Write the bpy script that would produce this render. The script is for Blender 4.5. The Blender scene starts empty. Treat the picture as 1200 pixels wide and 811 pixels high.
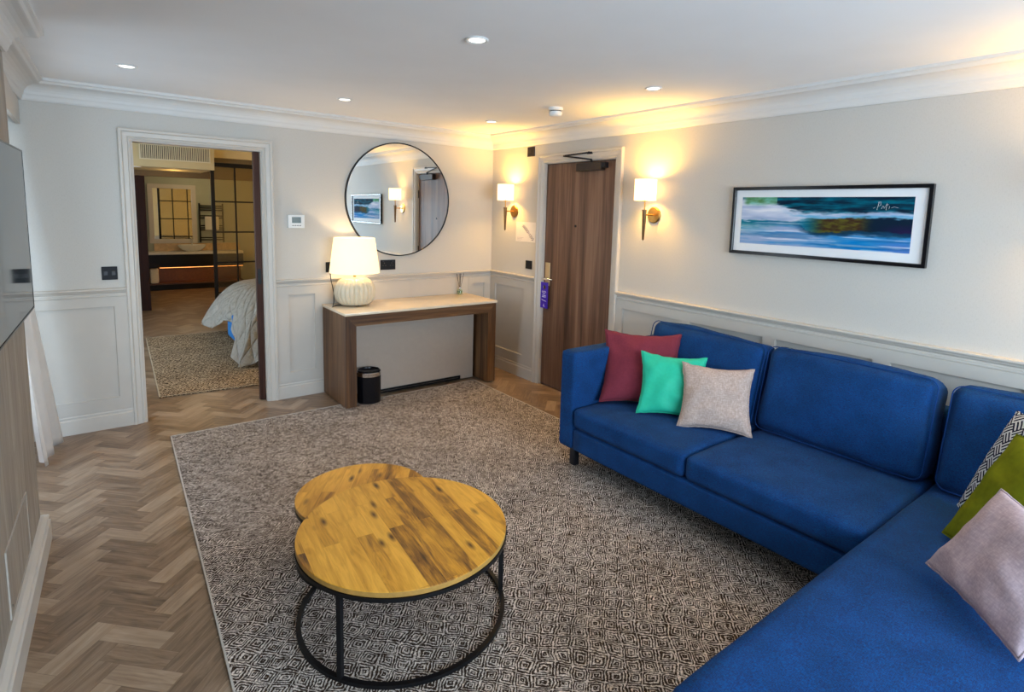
import bpy, bmesh, math, random
from mathutils import Vector, Matrix, noise
PI = math.pi
random.seed(7)
SC = bpy.context.scene
COL = SC.collection

# ------------------------------------------------------------------ materials
def lin(r, g, b):
    f = lambda c: (c/255/12.92) if c/255 <= .04045 else ((c/255+.055)/1.055)**2.4
    return (f(r), f(g), f(b), 1)

class N:
    """tiny node helper"""
    def __init__(s, name):
        s.m = bpy.data.materials.new(name); s.m.use_nodes = True
        s.t = s.m.node_tree; s.t.nodes.clear()
        s.out = s.t.nodes.new('ShaderNodeOutputMaterial')
    def n(s, kind, props=None, **inp):
        nd = s.t.nodes.new('ShaderNode'+kind)
        for k, v in (props or {}).items(): setattr(nd, k, v)
        for k, v in inp.items():
            k2 = {'Base': 'Base Color'}.get(k, k.replace('_', ' '))
            s.set(nd, k2, v)
        return nd
    def set(s, nd, k, v):
        sock = nd.inputs[int(k[1:])] if (k[0] == 'i' and k[1:].isdigit()) else nd.inputs[k]
        if isinstance(v, bpy.types.NodeSocket): s.t.links.new(v, sock)
        elif isinstance(v, bpy.types.Node): s.t.links.new(v.outputs[0], sock)
        else: sock.default_value = v
    def math(s, op, a, b=0.0, c=0.0):
        nd = s.t.nodes.new('ShaderNodeMath'); nd.operation = op
        for i, v in enumerate((a, b, c)):
            if isinstance(v, bpy.types.Node): v = v.outputs[0]
            if isinstance(v, bpy.types.NodeSocket): s.t.links.new(v, nd.inputs[i])
            else: nd.inputs[i].default_value = v
        return nd.outputs[0]
    def mix(s, fac, a, b, blend='MIX'):
        nd = s.t.nodes.new('ShaderNodeMix'); nd.data_type = 'RGBA'; nd.blend_type = blend
        for i, v in ((0, fac), (6, a), (7, b)):
            if isinstance(v, bpy.types.Node): v = v.outputs[0]
            if isinstance(v, bpy.types.NodeSocket): s.t.links.new(v, nd.inputs[i])
            else: nd.inputs[i].default_value = v
        return nd.outputs[2]
    def ramp(s, fac, stops, interp='LINEAR'):
        nd = s.t.nodes.new('ShaderNodeValToRGB'); e = nd.color_ramp.elements
        nd.color_ramp.interpolation = interp
        while len(e) > 1: e.remove(e[0])
        e[0].position = stops[0][0]; e[0].color = stops[0][1]
        for p, c in stops[1:]:
            x = e.new(p); x.color = c
        s.set(nd, 'Fac', fac); return nd.outputs[0]
    def coord(s, which='Object', scale=(1, 1, 1), rot=(0, 0, 0), loc=(0, 0, 0)):
        tc = s.t.nodes.new('ShaderNodeTexCoord'); mp = s.t.nodes.new('ShaderNodeMapping')
        s.t.links.new(tc.outputs[which], mp.inputs['Vector'])
        mp.inputs['Scale'].default_value = scale; mp.inputs['Rotation'].default_value = rot
        mp.inputs['Location'].default_value = loc
        return mp.outputs[0]
    def sep(s, v):
        nd = s.t.nodes.new('ShaderNodeSeparateXYZ'); s.set(nd, 'Vector', v); return nd.outputs
    def bump(s, h, strength=.3, dist=.01):
        nd = s.t.nodes.new('ShaderNodeBump'); s.set(nd, 'Height', h)
        nd.inputs['Strength'].default_value = strength; nd.inputs['Distance'].default_value = dist
        return nd.outputs[0]
    def bsdf(s, base, rough=.5, metal=0, normal=None, **kw):
        nd = s.t.nodes.new('ShaderNodeBsdfPrincipled')
        s.set(nd, 'Base Color', base); s.set(nd, 'Roughness', rough); s.set(nd, 'Metallic', metal)
        if normal is not None: s.set(nd, 'Normal', normal)
        for k, v in kw.items(): s.set(nd, k.replace('_', ' '), v)
        s.t.links.new(nd.outputs[0], s.out.inputs[0]); return nd

def plain(name, c, rough=.5, metal=0, vary=.06, scale=30, bump=0.0, bscale=200, **kw):
    k = N(name); v = k.coord('Object')
    nz = k.n('TexNoise', Vector=v, Scale=scale, Detail=3.0)
    a = tuple(x*(1-vary) for x in c[:3])+(1,); b = tuple(min(1, x*(1+vary)) for x in c[:3])+(1,)
    col = k.ramp(nz.outputs[0], [(.3, a), (.7, b)])
    nrm = None
    if bump:
        n2 = k.n('TexNoise', Vector=v, Scale=bscale, Detail=2.0); nrm = k.bump(n2.outputs[0], bump, .002)
    k.bsdf(col, rough, metal, nrm, **kw); return k.m

def fabric(name, c, c2=None, weave=900, rough=.95, bump=.35, sheen=.3, patch=.10, mix_dark=.35):
    """woven cloth: fine cross threads, soft patchiness"""
    k = N(name); v = k.coord('Object')
    s1 = k.n('TexNoise', Vector=k.coord('Object', scale=(1, .25, 1)), Scale=weave*.35, Detail=2.0)
    s2 = k.n('TexNoise', Vector=k.coord('Object', scale=(.25, 1, 1)), Scale=weave*.35, Detail=2.0)
    th = k.math('MULTIPLY', s1.outputs[0], s2.outputs[0])
    dark = c2 or tuple(x*.55 for x in c[:3])+(1,)
    f = k.ramp(th, [(.12, (0, 0, 0, 1)), (.42, (1, 1, 1, 1))])
    col = k.mix(f, k.mix(mix_dark, c, dark), c)
    pn = k.n('TexNoise', Vector=v, Scale=9.0, Detail=4.0)
    lo = tuple([1-patch]*3)+(1,); hi = (1, 1, 1, 1)
    col = k.mix(1.0, col, k.ramp(pn.outputs[0], [(.35, lo), (.65, hi)]), 'MULTIPLY')
    nrm = k.bump(th, bump, .002)
    k.bsdf(col, rough, 0, nrm, Sheen_Weight=sheen, Sheen_Roughness=.5, Specular_IOR_Level=.08); return k.m

def wood(name, stops, axis='Z', scale=1.0, rough=.5, grain=14, bump=.08):
    """long-grain wood, grain along the given axis"""
    k = N(name); s = [grain*scale]*3; s['XYZ'.index(axis)] = .55*scale
    v = k.coord('Object', scale=s)
    w = k.n('TexNoise', Vector=v, Scale=1.0, Detail=6.0, Roughness=.62, Distortion=.35)
    s2 = [x*4 for x in s]
    fine = k.n('TexNoise', Vector=k.coord('Object', scale=s2), Scale=1.6, Detail=4.0)
    f = k.math('ADD', k.math('MULTIPLY', w.outputs[0], .75), k.math('MULTIPLY', fine.outputs[0], .25))
    col = k.ramp(f, stops)
    k.bsdf(col, rough, 0, k.bump(fine.outputs[0], bump, .002), Specular_IOR_Level=.12 if 'dark_red' in name or 'sliding' in name else .4); return k.m

def emissive(name, c, strength, base=(.8, .8, .8, 1)):
    k = N(name); k.bsdf(base, .5, Emission_Color=c, Emission_Strength=strength); return k.m

M = {}
# painted surfaces
def wallpaper():
    k = N('wallpaper_beige'); v = k.coord('Object')
    a = k.n('TexNoise', Vector=k.coord('Object', scale=(1, 1, 6)), Scale=90.0, Detail=3.0)
    b = k.n('TexNoise', Vector=k.coord('Object', scale=(4, 4, 1)), Scale=70.0, Detail=3.0)
    h = k.math('ADD', a.outputs[0], b.outputs[0])
    col = k.ramp(h, [(.8, (.52, .50, .46, 1)), (1.15, (.555, .535, .495, 1))])
    k.bsdf(col, .75, 0, k.bump(h, .05, .002)); return k.m
M['wall'] = wallpaper()
M['panel'] = plain('panel_paint_taupe', (.50, .465, .415, 1), .45, vary=.02, scale=8)
M['trim'] = plain('trim_paint_ivory', (.54, .50, .445, 1), .4, vary=.02, scale=8)
M['ceiling'] = plain('ceiling_paint', (.86, .865, .87, 1), .85, vary=.015, scale=3)
M['crown'] = plain('crown_plaster', (.68, .68, .665, 1), .7, vary=.02, scale=4)
M['bedwall'] = plain('bedroom_wall_paint', (.52, .45, .27, 1), .8, vary=.03, scale=5)
M['bathwall'] = plain('bathroom_wall_paint', (.36, .38, .30, 1), .6, vary=.04, scale=6)
M['brownbeam'] = plain('brown_header_paint', (.12, .08, .035, 1), .6, vary=.05)
M['greydesk'] = plain('grey_board', (.40, .33, .27, 1), .5, vary=.02)
M['black'] = plain('black_metal', (.006, .006, .007, 1), .42, 0, vary=.1, Specular_IOR_Level=.25)
M['blackplastic'] = plain('black_plastic', (.006, .007, .011, 1), .5, vary=.1, Specular_IOR_Level=.25)
M['blackgloss'] = plain('black_gloss', (.005, .005, .007, 1), .2, vary=.05, Specular_IOR_Level=.3)
M['bronze'] = plain('bronze_metal', (.018, .009, .006, 1), .5, .2, vary=.15, scale=60)
M['brass'] = plain('aged_brass', (.45, .25, .07, 1), .34, 1.0, vary=.12, scale=60)
M['chrome'] = plain('polished_chrome', (.75, .76, .78, 1), .12, 1.0, vary=.03)
M['brushed'] = plain('brushed_champagne', (.62, .47, .27, 1), .35, .7, vary=.04)
M['white'] = plain('white_plastic', (.78, .78, .76, 1), .4, vary=.02)
M['paper'] = plain('paper_white', (.74, .70, .66, 1), .7, vary=.02)
M['mirror'] = plain('mirror_silver', (.90, .92, .91, 1), .01, 1.0, vary=.0)
M['ceramic'] = plain('cream_ceramic', (.66, .58, .43, 1), .35, vary=.05, scale=20)
M['basin'] = plain('white_basin', (.82, .82, .78, 1), .15, vary=.02)
M['navyleg'] = plain('black_wood_leg', (.008, .008, .012, 1), .4)
M['tag'] = plain('violet_card', (.045, .012, .42, 1), .45, vary=.05)
M['tagwhite'] = plain('white_ink', (.7, .68, .8, 1), .6)
M['socketusb'] = plain('dark_switch', (.02, .022, .03, 1), .4)
M['greyink'] = plain('grey_ink', (.38, .34, .36, 1), .8)
M['darkcab'] = plain('dark_cabinet', (.006, .004, .0035, 1), .4, vary=.2, Specular_IOR_Level=.2)
M['redbrown'] = wood('dark_red_wood', [(.3, (.012, .004, .003, 1)), (.7, (.03, .010, .007, 1))], 'Z', 1, .45)
M['mat'] = plain('white_mount', (.78, .80, .82, 1), .9, vary=.01)
M['towel'] = plain('white_towel', (.75, .72, .65, 1), .9, vary=.03, bump=.5, bscale=300)
M['bluesheet'] = plain('blue_sheet', (.01, .16, .42, 1), .85, vary=.1)
M['counter'] = plain('pale_stone', (.75, .72, .66, 1), .25, vary=.04, scale=20)
M['counterwood'] = plain('splash_wood', (.55, .38, .20, 1), .4, vary=.15, scale=14)
M['led'] = emissive('led_strip', (1, .36, .08, 1), 3.0)
M['lampdisc'] = emissive('downlight_lens', (1, .93, .82, 1), 4.0)
M['shelfwood'] = plain('shelf_wood', (.10, .035, .012, 1), .45, vary=.15)
M['oil'] = plain('green_oil', (.02, .22, .08, 1), .1, vary=.05)
M['grille'] = plain('cream_grille', (.62, .58, .44, 1), .5, vary=.02)
M['grilledark'] = plain('vent_dark', (.10, .095, .075, 1), .7)

def walnut(name, dark, mid, light, axis='Z', scale=1.0):
    return wood(name, [(.32, dark), (.5, mid), (.66, light)], axis, scale)
M['door'] = walnut('door_walnut', (.050, .022, .011, 1), (.135, .068, .040, 1), (.235, .135, .085, 1), 'Z', .75)
M['desk'] = walnut('desk_walnut', (.034, .013, .004, 1), (.110, .047, .016, 1), (.225, .112, .044, 1))
M['deskx'] = walnut('desk_walnut_rail', (.034, .013, .004, 1), (.110, .047, .016, 1), (.225, .112, .044, 1), 'X')
M['slide'] = walnut('sliding_door_walnut', (.025, .010, .007, 1), (.06, .024, .016, 1), (.10, .048, .032, 1))

def marble():
    k = N('cream_stone_top'); v = k.coord('Object')
    a = k.n('TexNoise', Vector=v, Scale=3.0, Detail=8.0, Distortion=1.2)
    col = k.ramp(a.outputs[0], [(.35, (.74, .61, .44, 1)), (.55, (.79, .67, .50, 1)), (.62, (.73, .60, .43, 1)), (.7, (.79, .68, .51, 1))])
    k.bsdf(col, .16); return k.m
M['marble'] = marble()

def mediapaper():
    k = N('grey_timber_wallcovering')
    v = k.coord('Object', scale=(16, 16, 1.6))
    a = k.n('TexNoise', Vector=v, Scale=1.0, Detail=7.0, Roughness=.65, Distortion=1.6)
    b = k.n('TexNoise', Vector=k.coord('Object', scale=(90, 90, 3)), Scale=1.0, Detail=3.0)
    f = k.math('ADD', k.math('MULTIPLY', a.outputs[0], .7), k.math('MULTIPLY', b.outputs[0], .3))
    col = k.ramp(f, [(.3, (.20, .165, .13, 1)), (.5, (.31, .265, .215, 1)), (.7, (.42, .37, .31, 1))])
    k.bsdf(col, .6, 0, k.bump(f, .3, .003)); return k.m
M['media'] = mediapaper()

def floor_mat():
    k = N('oak_herringbone')
    at = k.n('Attribute', {'attribute_name': 'plank'}); rnd = k.sep(at.outputs['Color'])
    uv = k.n('UVMap', {'uv_map': 'UVMap'})
    off = k.n('CombineXYZ', X=k.math('MULTIPLY', rnd[0], 37.0), Y=k.math('MULTIPLY', rnd[1], 23.0))
    va = k.n('VectorMath', {'operation': 'ADD'}, i0=uv.outputs[0], i1=off.outputs[0])
    mp = k.n('Mapping', Vector=va.outputs[0]); mp.inputs['Scale'].default_value = (3.4, 22, 1)
    g = k.n('TexNoise', Vector=mp.outputs[0], Scale=1.0, Detail=7.0, Roughness=.62, Distortion=1.3)
    mp2 = k.n('Mapping', Vector=va.outputs[0]); mp2.inputs['Scale'].default_value = (6, 130, 1)
    g2 = k.n('TexNoise', Vector=mp2.outputs[0], Scale=1.0, Detail=3.0)
    f = k.math('ADD', k.math('MULTIPLY', g.outputs[0], .72), k.math('MULTIPLY', g2.outputs[0], .28))
    f = k.math('ADD', f, k.math('MULTIPLY', k.math('SUBTRACT', rnd[2], .5), .26))
    col = k.ramp(f, [(.22, (.10, .058, .030, 1)), (.42, (.225, .148, .092, 1)), (.58, (.32, .228, .150, 1)), (.8, (.43, .33, .235, 1))])
    # dark joint between planks, held in a second UV map (0..1 across each plank)
    e = k.n('UVMap', {'uv_map': 'Edge'}); es = k.sep(e.outputs[0])
    ex = k.math('MINIMUM', es[0], k.math('SUBTRACT', 1.0, es[0])); ex = k.math('MULTIPLY', ex, 5.0)
    ey = k.math('MINIMUM', es[1], k.math('SUBTRACT', 1.0, es[1]))
    ed = k.math('MINIMUM', ex, ey); j = k.ramp(ed, [(.0, (.62, .56, .5, 1)), (.020, (1, 1, 1, 1))])
    col = k.mix(1.0, col, j, 'MULTIPLY')
    k.bsdf(col, k.math('ADD', .24, k.math('MULTIPLY', g.outputs[0], .25)), 0, k.bump(f, .08, .002)); return k.m
M['floor'] = floor_mat()

def rug_mat(name, light, dark, cell=.105, lines=3.0, rotz=0.0):
    """looped pile with concentric lozenge maze"""
    k = N(name); v = k.coord('Object', rot=(0, 0, rotz))
    wob = k.n('TexNoise', Vector=v, Scale=60.0, Detail=2.0)
    wv = k.n('VectorMath', {'operation': 'MULTIPLY_ADD'}, i0=wob.outputs[1], i1=(.010, .010, 0), i2=v)
    big = k.n('TexNoise', Vector=v, Scale=6.5, Detail=2.0)
    bv = k.n('VectorMath', {'operation': 'MULTIPLY_ADD'}, i0=big.outputs[1], i1=(.065, .065, 0), i2=wv.outputs[0])
    x, y, z = k.sep(bv.outputs[0])
    u = k.math('FRACT', k.math('DIVIDE', x, cell)); w = k.math('FRACT', k.math('DIVIDE', y, cell))
    a = k.math('ABSOLUTE', k.math('SUBTRACT', u, .5)); b = k.math('ABSOLUTE', k.math('SUBTRACT', w, .5))
    dsum = k.math('ADD', a, b)
    st = k.math('ABSOLUTE', k.math('SUBTRACT', k.math('FRACT', k.math('MULTIPLY', dsum, lines*2)), .5))
    # broken threads
    br = k.n('TexNoise', Vector=v, Scale=46.0, Detail=2.0)
    st = k.math('ADD', st, k.math('MULTIPLY', k.math('SUBTRACT', br.outputs[0], .5), .70))
    pile = k.n('TexNoise', Vector=v, Scale=210.0, Detail=3.0)
    st2 = k.math('ADD', st, k.math('MULTIPLY', k.math('SUBTRACT', pile.outputs[0], .5), .55))
    f = k.ramp(st2, [(.21, (0, 0, 0, 1)), (.33, (1, 1, 1, 1))])
    col = k.mix(f, dark, light)
    pt = k.n('TexNoise', Vector=v, Scale=2.6, Detail=4.0)
    col = k.mix(1.0, col, k.ramp(pt.outputs[0], [(.35, (.80, .79, .78, 1)), (.65, (1, 1, 1, 1))]), 'MULTIPLY')
    sp = k.n('TexNoise', Vector=v, Scale=95.0, Detail=3.0, Roughness=.7)
    col = k.mix(1.0, col, k.ramp(sp.outputs[0], [(.38, (.42, .40, .38, 1)), (.5, (.85, .84, .83, 1)), (.62, (1.25, 1.25, 1.25, 1))]), 'MULTIPLY')
    h = k.math('ADD', f, k.math('MULTIPLY', pile.outputs[0], .8))
    k.bsdf(col, .98, 0, k.bump(h, .6, .004), Specular_IOR_Level=.1); return k.m
M['rug'] = rug_mat('maze_rug', (.76, .675, .60, 1), (.062, .040, .028, 1), .088, 3.0)
M['bedrug'] = rug_mat('bedroom_maze_rug', (.74, .56, .36, 1), (.055, .026, .008, 1), .12, 2.0)

def stave_mat():
    """acacia-like staves running along object Y, with knots"""
    k = N('reclaimed_stave_top'); v = k.coord('Object', rot=(0, 0, PI/2+.087))
    br = k.n('TexBrick', {'offset': .37, 'offset_frequency': 2}, Vector=v, Color1=(0, 0, 0, 1), Color2=(1, 1, 1, 1), Mortar=(.5, .5, .5, 1),
             Scale=1.0, Mortar_Size=.0006, Mortar_Smooth=.1, Bias=0.0, Brick_Width=.62, Row_Height=.063)
    bw = k.n('RGBToBW', Color=br.outputs[0])
    offs = k.n('CombineXYZ', X=k.math('MULTIPLY', bw, 19.0), Y=k.math('MULTIPLY', bw, 7.0), Z=k.math('MULTIPLY', bw, 31.0))
    va = k.n('VectorMath', {'operation': 'ADD'}, i0=v, i1=offs.outputs[0])
    mp = k.n('Mapping', Vector=va.outputs[0]); mp.inputs['Scale'].default_value = (4.5, 24, 4)
    g = k.n('TexNoise', Vector=mp.outputs[0], Scale=1.0, Detail=7.0, Roughness=.62, Distortion=.9)
    mp2 = k.n('Mapping', Vector=va.outputs[0]); mp2.inputs['Scale'].default_value = (10, 160, 10)
    g2 = k.n('TexNoise', Vector=mp2.outputs[0], Scale=1.0, Detail=3.0)
    f = k.math('ADD', k.math('MULTIPLY', g.outputs[0], .75), k.math('MULTIPLY', g2.outputs[0], .25))
    f = k.math('ADD', f, k.math('MULTIPLY', k.math('SUBTRACT', bw, .5), .36))
    col = k.ramp(f, [(.22, (.075, .024, .003, 1)), (.37, (.30, .125, .010, 1)), (.50, (.56, .26, .018, 1)), (.72, (.78, .40, .045, 1))])
    mp3 = k.n('Mapping', Vector=v); mp3.inputs['Scale'].default_value = (4.5, 13, 1)
    vo = k.n('TexVoronoi', Vector=mp3.outputs[0], Scale=1.0, Randomness=1.0)
    kn = k.ramp(vo.outputs['Distance'], [(.04, (.10, .05, .02, 1)), (.20, (1, 1, 1, 1))])
    sel = k.math('GREATER_THAN', k.sep(vo.outputs['Color'])[0], .45)
    col = k.mix(sel, k.mix(1.0, col, kn, 'MULTIPLY'), col)
    k.bsdf(col, .42, 0, k.bump(g2.outputs[0], .12, .002)); return k.m
M['stave'] = stave_mat()
M['staveedge'] = plain('stave_edge', (.40, .22, .05, 1), .5, vary=.15, scale=40)

BLUE = (.001, .078, .262, 1)
M['sofa'] = fabric('blue_sofa_weave', BLUE, (.016, .010, .050, 1), weave=1300, sheen=.02, mix_dark=.8, patch=.22)
M['sofaseam'] = fabric('blue_sofa_seam', (.006, .045, .19, 1), weave=1100, sheen=.05)
M['plum'] = fabric('plum_cloth', (.20, .034, .052, 1), (.10, .014, .03, 1), weave=500, sheen=.05)
M['green'] = plain('mint_satin', (.018, .46, .29, 1), .6, vary=.04, scale=60, Specular_IOR_Level=.25)
M['beige'] = fabric('beige_weave', (.56, .45, .40, 1), (.25, .18, .15, 1), weave=520, mix_dark=.6, sheen=.05)
M['pink'] = fabric('pale_pink_weave', (.60, .47, .50, 1), (.33, .25, .28, 1), weave=520, mix_dark=.6, sheen=.05)
M['olive'] = plain('olive_velvet', (.145, .165, .006, 1), .9, vary=.12, scale=40, Specular_IOR_Level=.1)

def keycloth():
    """navy cloth with white stepped-key lines"""
    k = N('navy_key_pattern_cloth'); v = k.coord('Object', rot=(0, 0, PI/4)); x, y, z = k.sep(v)
    c = .043
    u = k.math('DIVIDE', x, c); w = k.math('DIVIDE', y, c)
    fu = k.math('FRACT', u); fw = k.math('FRACT', w)
    cu = k.math('FLOOR', u); cw = k.math('FLOOR', w)
    par = k.math('MODULO', k.math('ABSOLUTE', k.math('ADD', cu, cw)), 2.0)
    s1 = k.math('GREATER_THAN', k.math('FRACT', k.math('MULTIPLY', fu, 3.0)), .5)
    s2 = k.math('GREATER_THAN', k.math('FRACT', k.math('MULTIPLY', fw, 3.0)), .5)
    st = k.math('ADD', k.math('MULTIPLY', s1, par), k.math('MULTIPLY', s2, k.math('SUBTRACT', 1.0, par)))
    col = k.mix(st, (.006, .010, .035, 1), (.55, .60, .64, 1))
    k.bsdf(col, .85, Specular_IOR_Level=.1); return k.m
M['key'] = keycloth()

def quilt():
    k = N('quilted_bedspread'); v = k.coord('UV'); x, y, z = k.sep(v)
    a = k.math('ABSOLUTE', k.math('SINE', k.math('MULTIPLY', k.math('ADD', x, y), 17.0)))
    b = k.math('ABSOLUTE', k.math('SINE', k.math('MULTIPLY', k.math('SUBTRACT', x, y), 17.0)))
    h = k.math('POWER', k.math('MULTIPLY', a, b), .35)
    nz = k.n('TexNoise', Vector=k.coord('Object'), Scale=30.0, Detail=3.0)
    h2 = k.math('ADD', h, k.math('MULTIPLY', nz.outputs[0], .6))
    k.bsdf(k.ramp(nz.outputs[0], [(.3, (.60, .55, .47, 1)), (.7, (.70, .65, .56, 1))]), .8, 0, k.bump(h2, 1.0, .028)); return k.m
M['quilt'] = quilt()
M['curtain'] = plain('white_curtain_cloth', (.80, .76, .72, 1), .85, vary=.03, scale=10, Transmission_Weight=.0)
def shade_mat(name, col, strength, emis):
    k = N(name); d = k.n('BsdfDiffuse', Color=col); t = k.n('BsdfTranslucent', Color=col)
    m1 = k.n('MixShader', Fac=.55, i1=d.outputs[0], i2=t.outputs[0])
    e = k.n('Emission', Color=emis, Strength=strength); a = k.n('AddShader', i0=m1.outputs[0], i1=e.outputs[0])
    k.t.links.new(a.outputs[0], k.out.inputs[0]); return k.m
M['shade'] = shade_mat('lamp_shade_linen', (.85, .78, .62, 1), .50, (1, .88, .66, 1))
M['sconceshade'] = shade_mat('sconce_shade_linen', (.88, .80, .62, 1), .75, (1, .90, .70, 1))
def glass(name, tint=(1, 1, 1, 1), refl=.08, rough=.02):
    k = N(name); t = k.n('BsdfTransparent', Color=tint); g = k.n('BsdfGlossy', Color=(1, 1, 1, 1), Roughness=rough)
    m = k.n('MixShader', Fac=refl, i1=t.outputs[0], i2=g.outputs[0]); k.t.links.new(m.outputs[0], k.out.inputs[0]); return k.m
M['glass'] = glass('clear_glass')
M['screenglass'] = glass('reeded_screen_glass', (.88, .82, .66, 1), .10, .15)
M['bottle'] = glass('bottle_glass', (.85, .95, .9, 1), .18, .03)
def tvglass():
    k = N('tv_screen'); k.bsdf((.010, .014, .016, 1), .05, 0, Specular_IOR_Level=.5, IOR=1.45); return k.m
M['tv'] = tvglass()

# ------------------------------------------------------------------ geometry helpers
WM = {}          # world matrix of every object we make (parents are Empties or meshes)
def wm(o): return WM.get(o.name, Matrix.Identity(4))
def shade(me, on):
    for p in me.polygons: p.use_smooth = on
def obj(name, bm, mat, parent=None, smooth=False, angle=None, world=False, recalc=True):
    """link bm as one mesh object; world=True: bm is in world coordinates though it has a parent"""
    if recalc: bmesh.ops.recalc_face_normals(bm, faces=bm.faces)
    if parent is not None and world: bm.transform(wm(parent).inverted())
    me = bpy.data.meshes.new(name); bm.to_mesh(me); bm.free()
    for m in (mat if isinstance(mat, (list, tuple)) else [mat]): me.materials.append(m)
    o = bpy.data.objects.new(name, me); COL.objects.link(o)
    if parent is not None: o.parent = parent; WM[o.name] = wm(parent).copy()
    else: WM[o.name] = Matrix.Identity(4)
    if smooth:
        shade(me, True)
        if angle:
            md = o.modifiers.new('es', 'EDGE_SPLIT'); md.split_angle = math.radians(angle)
    return o
def place(o, loc=(0, 0, 0), rot=(0, 0, 0), mat=None):
    m = mat if mat is not None else Matrix.Translation(loc) @ Matrix.Rotation(rot[2], 4, 'Z') @ Matrix.Rotation(rot[1], 4, 'Y') @ Matrix.Rotation(rot[0], 4, 'X')
    o.matrix_world = m; o.location = m.to_translation(); o.rotation_euler = m.to_euler(); WM[o.name] = m.copy()
def thing(name, label, cat, loc=(0, 0, 0), rotz=0.0, group=None, mat=None):
    o = bpy.data.objects.new(name, None); o.empty_display_size = .1; COL.objects.link(o)
    place(o, loc, (0, 0, rotz), mat)
    o['label'] = label; o['category'] = cat
    if group: o['group'] = group
    return o
def tag(o, label, cat, group=None):
    o['label'] = label; o['category'] = cat
    if group: o['group'] = group
    return o
def settle(o):
    """move a one-mesh world-built thing's origin to its base centre"""
    vs = [v.co for v in o.data.vertices]
    c = Vector(((min(v.x for v in vs)+max(v.x for v in vs))/2, (min(v.y for v in vs)+max(v.y for v in vs))/2, min(v.z for v in vs)))
    o.data.transform(Matrix.Translation(-c)); o.location = c; WM[o.name] = Matrix.Translation(c); return o
def struct(name, bm, mat, **k):
    o = obj(name, bm, mat, **k)
    if o.parent is None: o['kind'] = 'structure'
    return o
def dup(root, mat, label, group=None):
    r = root.copy(); COL.objects.link(r); r.matrix_world = mat; r.location = mat.to_translation(); r.rotation_euler = mat.to_euler()
    r['label'] = label
    if group: r['group'] = group
    for ch in list(root.children):
        c = ch.copy(); COL.objects.link(c); c.parent = r
        for g in list(ch.children):
            d = g.copy(); COL.objects.link(d); d.parent = c
    return r

def BM(): return bmesh.new()
def box(bm, a, b, bev=0.0, seg=2):
    """axis-aligned box from corner a to corner b"""
    a, b = Vector([min(p, q) for p, q in zip(a, b)]), Vector([max(p, q) for p, q in zip(a, b)])
    r = bmesh.ops.create_cube(bm, size=1.0); vs = r['verts']
    c = (a+b)/2; s = b-a
    for v in vs: v.co = Vector((v.co.x*s.x, v.co.y*s.y, v.co.z*s.z))+c
    if bev:
        es = list({e for v in vs for e in v.link_edges})
        bmesh.ops.bevel(bm, geom=es, offset=bev, segments=seg, affect='EDGES', profile=.5)
    return bm
def quad(bm, pts):
    return bm.faces.new([bm.verts.new(p) for p in pts])
def tube(bm, pts, r, n=12, closed=False, caps=True):
    pts = [Vector(p) for p in pts]; rs = r if isinstance(r, (list, tuple)) else [r]*len(pts); rings = []
    L = len(pts); up = None
    for i, p in enumerate(pts):
        if closed: t = (pts[(i+1) % L]-pts[i-1])
        else: t = (pts[min(i+1, L-1)]-pts[max(i-1, 0)])
        t.normalize()
        if up is None: up = Vector((0, 0, 1)) if abs(t.z) < .9 else Vector((1, 0, 0))
        s = t.cross(up).normalized(); u = s.cross(t).normalized(); up = u
        rings.append([bm.verts.new(p+(s*math.cos(2*PI*k/n)+u*math.sin(2*PI*k/n))*rs[i]) for k in range(n)])
    for i in range(L if closed else L-1):
        A, B = rings[i], rings[(i+1) % L]
        for k in range(n): bm.faces.new((A[k], A[(k+1) % n], B[(k+1) % n], B[k]))
    if caps and not closed: bm.faces.new(rings[0][::-1]); bm.faces.new(rings[-1])
    return bm
def lathe(bm, prof, n=48, c=(0, 0, 0), fn=None, cap=True):
    """prof: list of (r, z)"""
    rings = []
    for r, z in prof:
        rg = []
        for k in range(n):
            a = 2*PI*k/n; rr = r if fn is None else fn(r, z, a)
            rg.append(bm.verts.new((c[0]+rr*math.cos(a), c[1]+rr*math.sin(a), c[2]+z)))
        rings.append(rg)
    for A, B in zip(rings, rings[1:]):
        for k in range(n): bm.faces.new((A[k], A[(k+1) % n], B[(k+1) % n], B[k]))
    if cap:
        if prof[0][0] > 1e-6: bm.faces.new(rings[0][::-1])
        if prof[-1][0] > 1e-6: bm.faces.new(rings[-1])
    return bm
def disc(bm, c, r, axis, th, n=40):
    """solid disc, centre c, thickness th along +axis ('X','Y','Z' or '-X'..)"""
    s = -1 if axis[0] == '-' else 1; ax = axis[-1]
    prof = [(r, 0), (r, th)]
    b2 = BM(); lathe(b2, prof, n)
    rot = {'Z': Matrix.Identity(4), 'X': Matrix.Rotation(PI/2, 4, 'Y'), 'Y': Matrix.Rotation(-PI/2, 4, 'X')}[ax]
    if s < 0: rot = Matrix.Rotation(PI, 4, {'X': 'Z', 'Y': 'Z', 'Z': 'X'}[ax]) @ rot
    b2.transform(Matrix.Translation(c) @ rot)
    me = bpy.data.meshes.new('t'); b2.to_mesh(me); b2.free(); bm.from_mesh(me); bpy.data.meshes.remove(me); return bm
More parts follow.
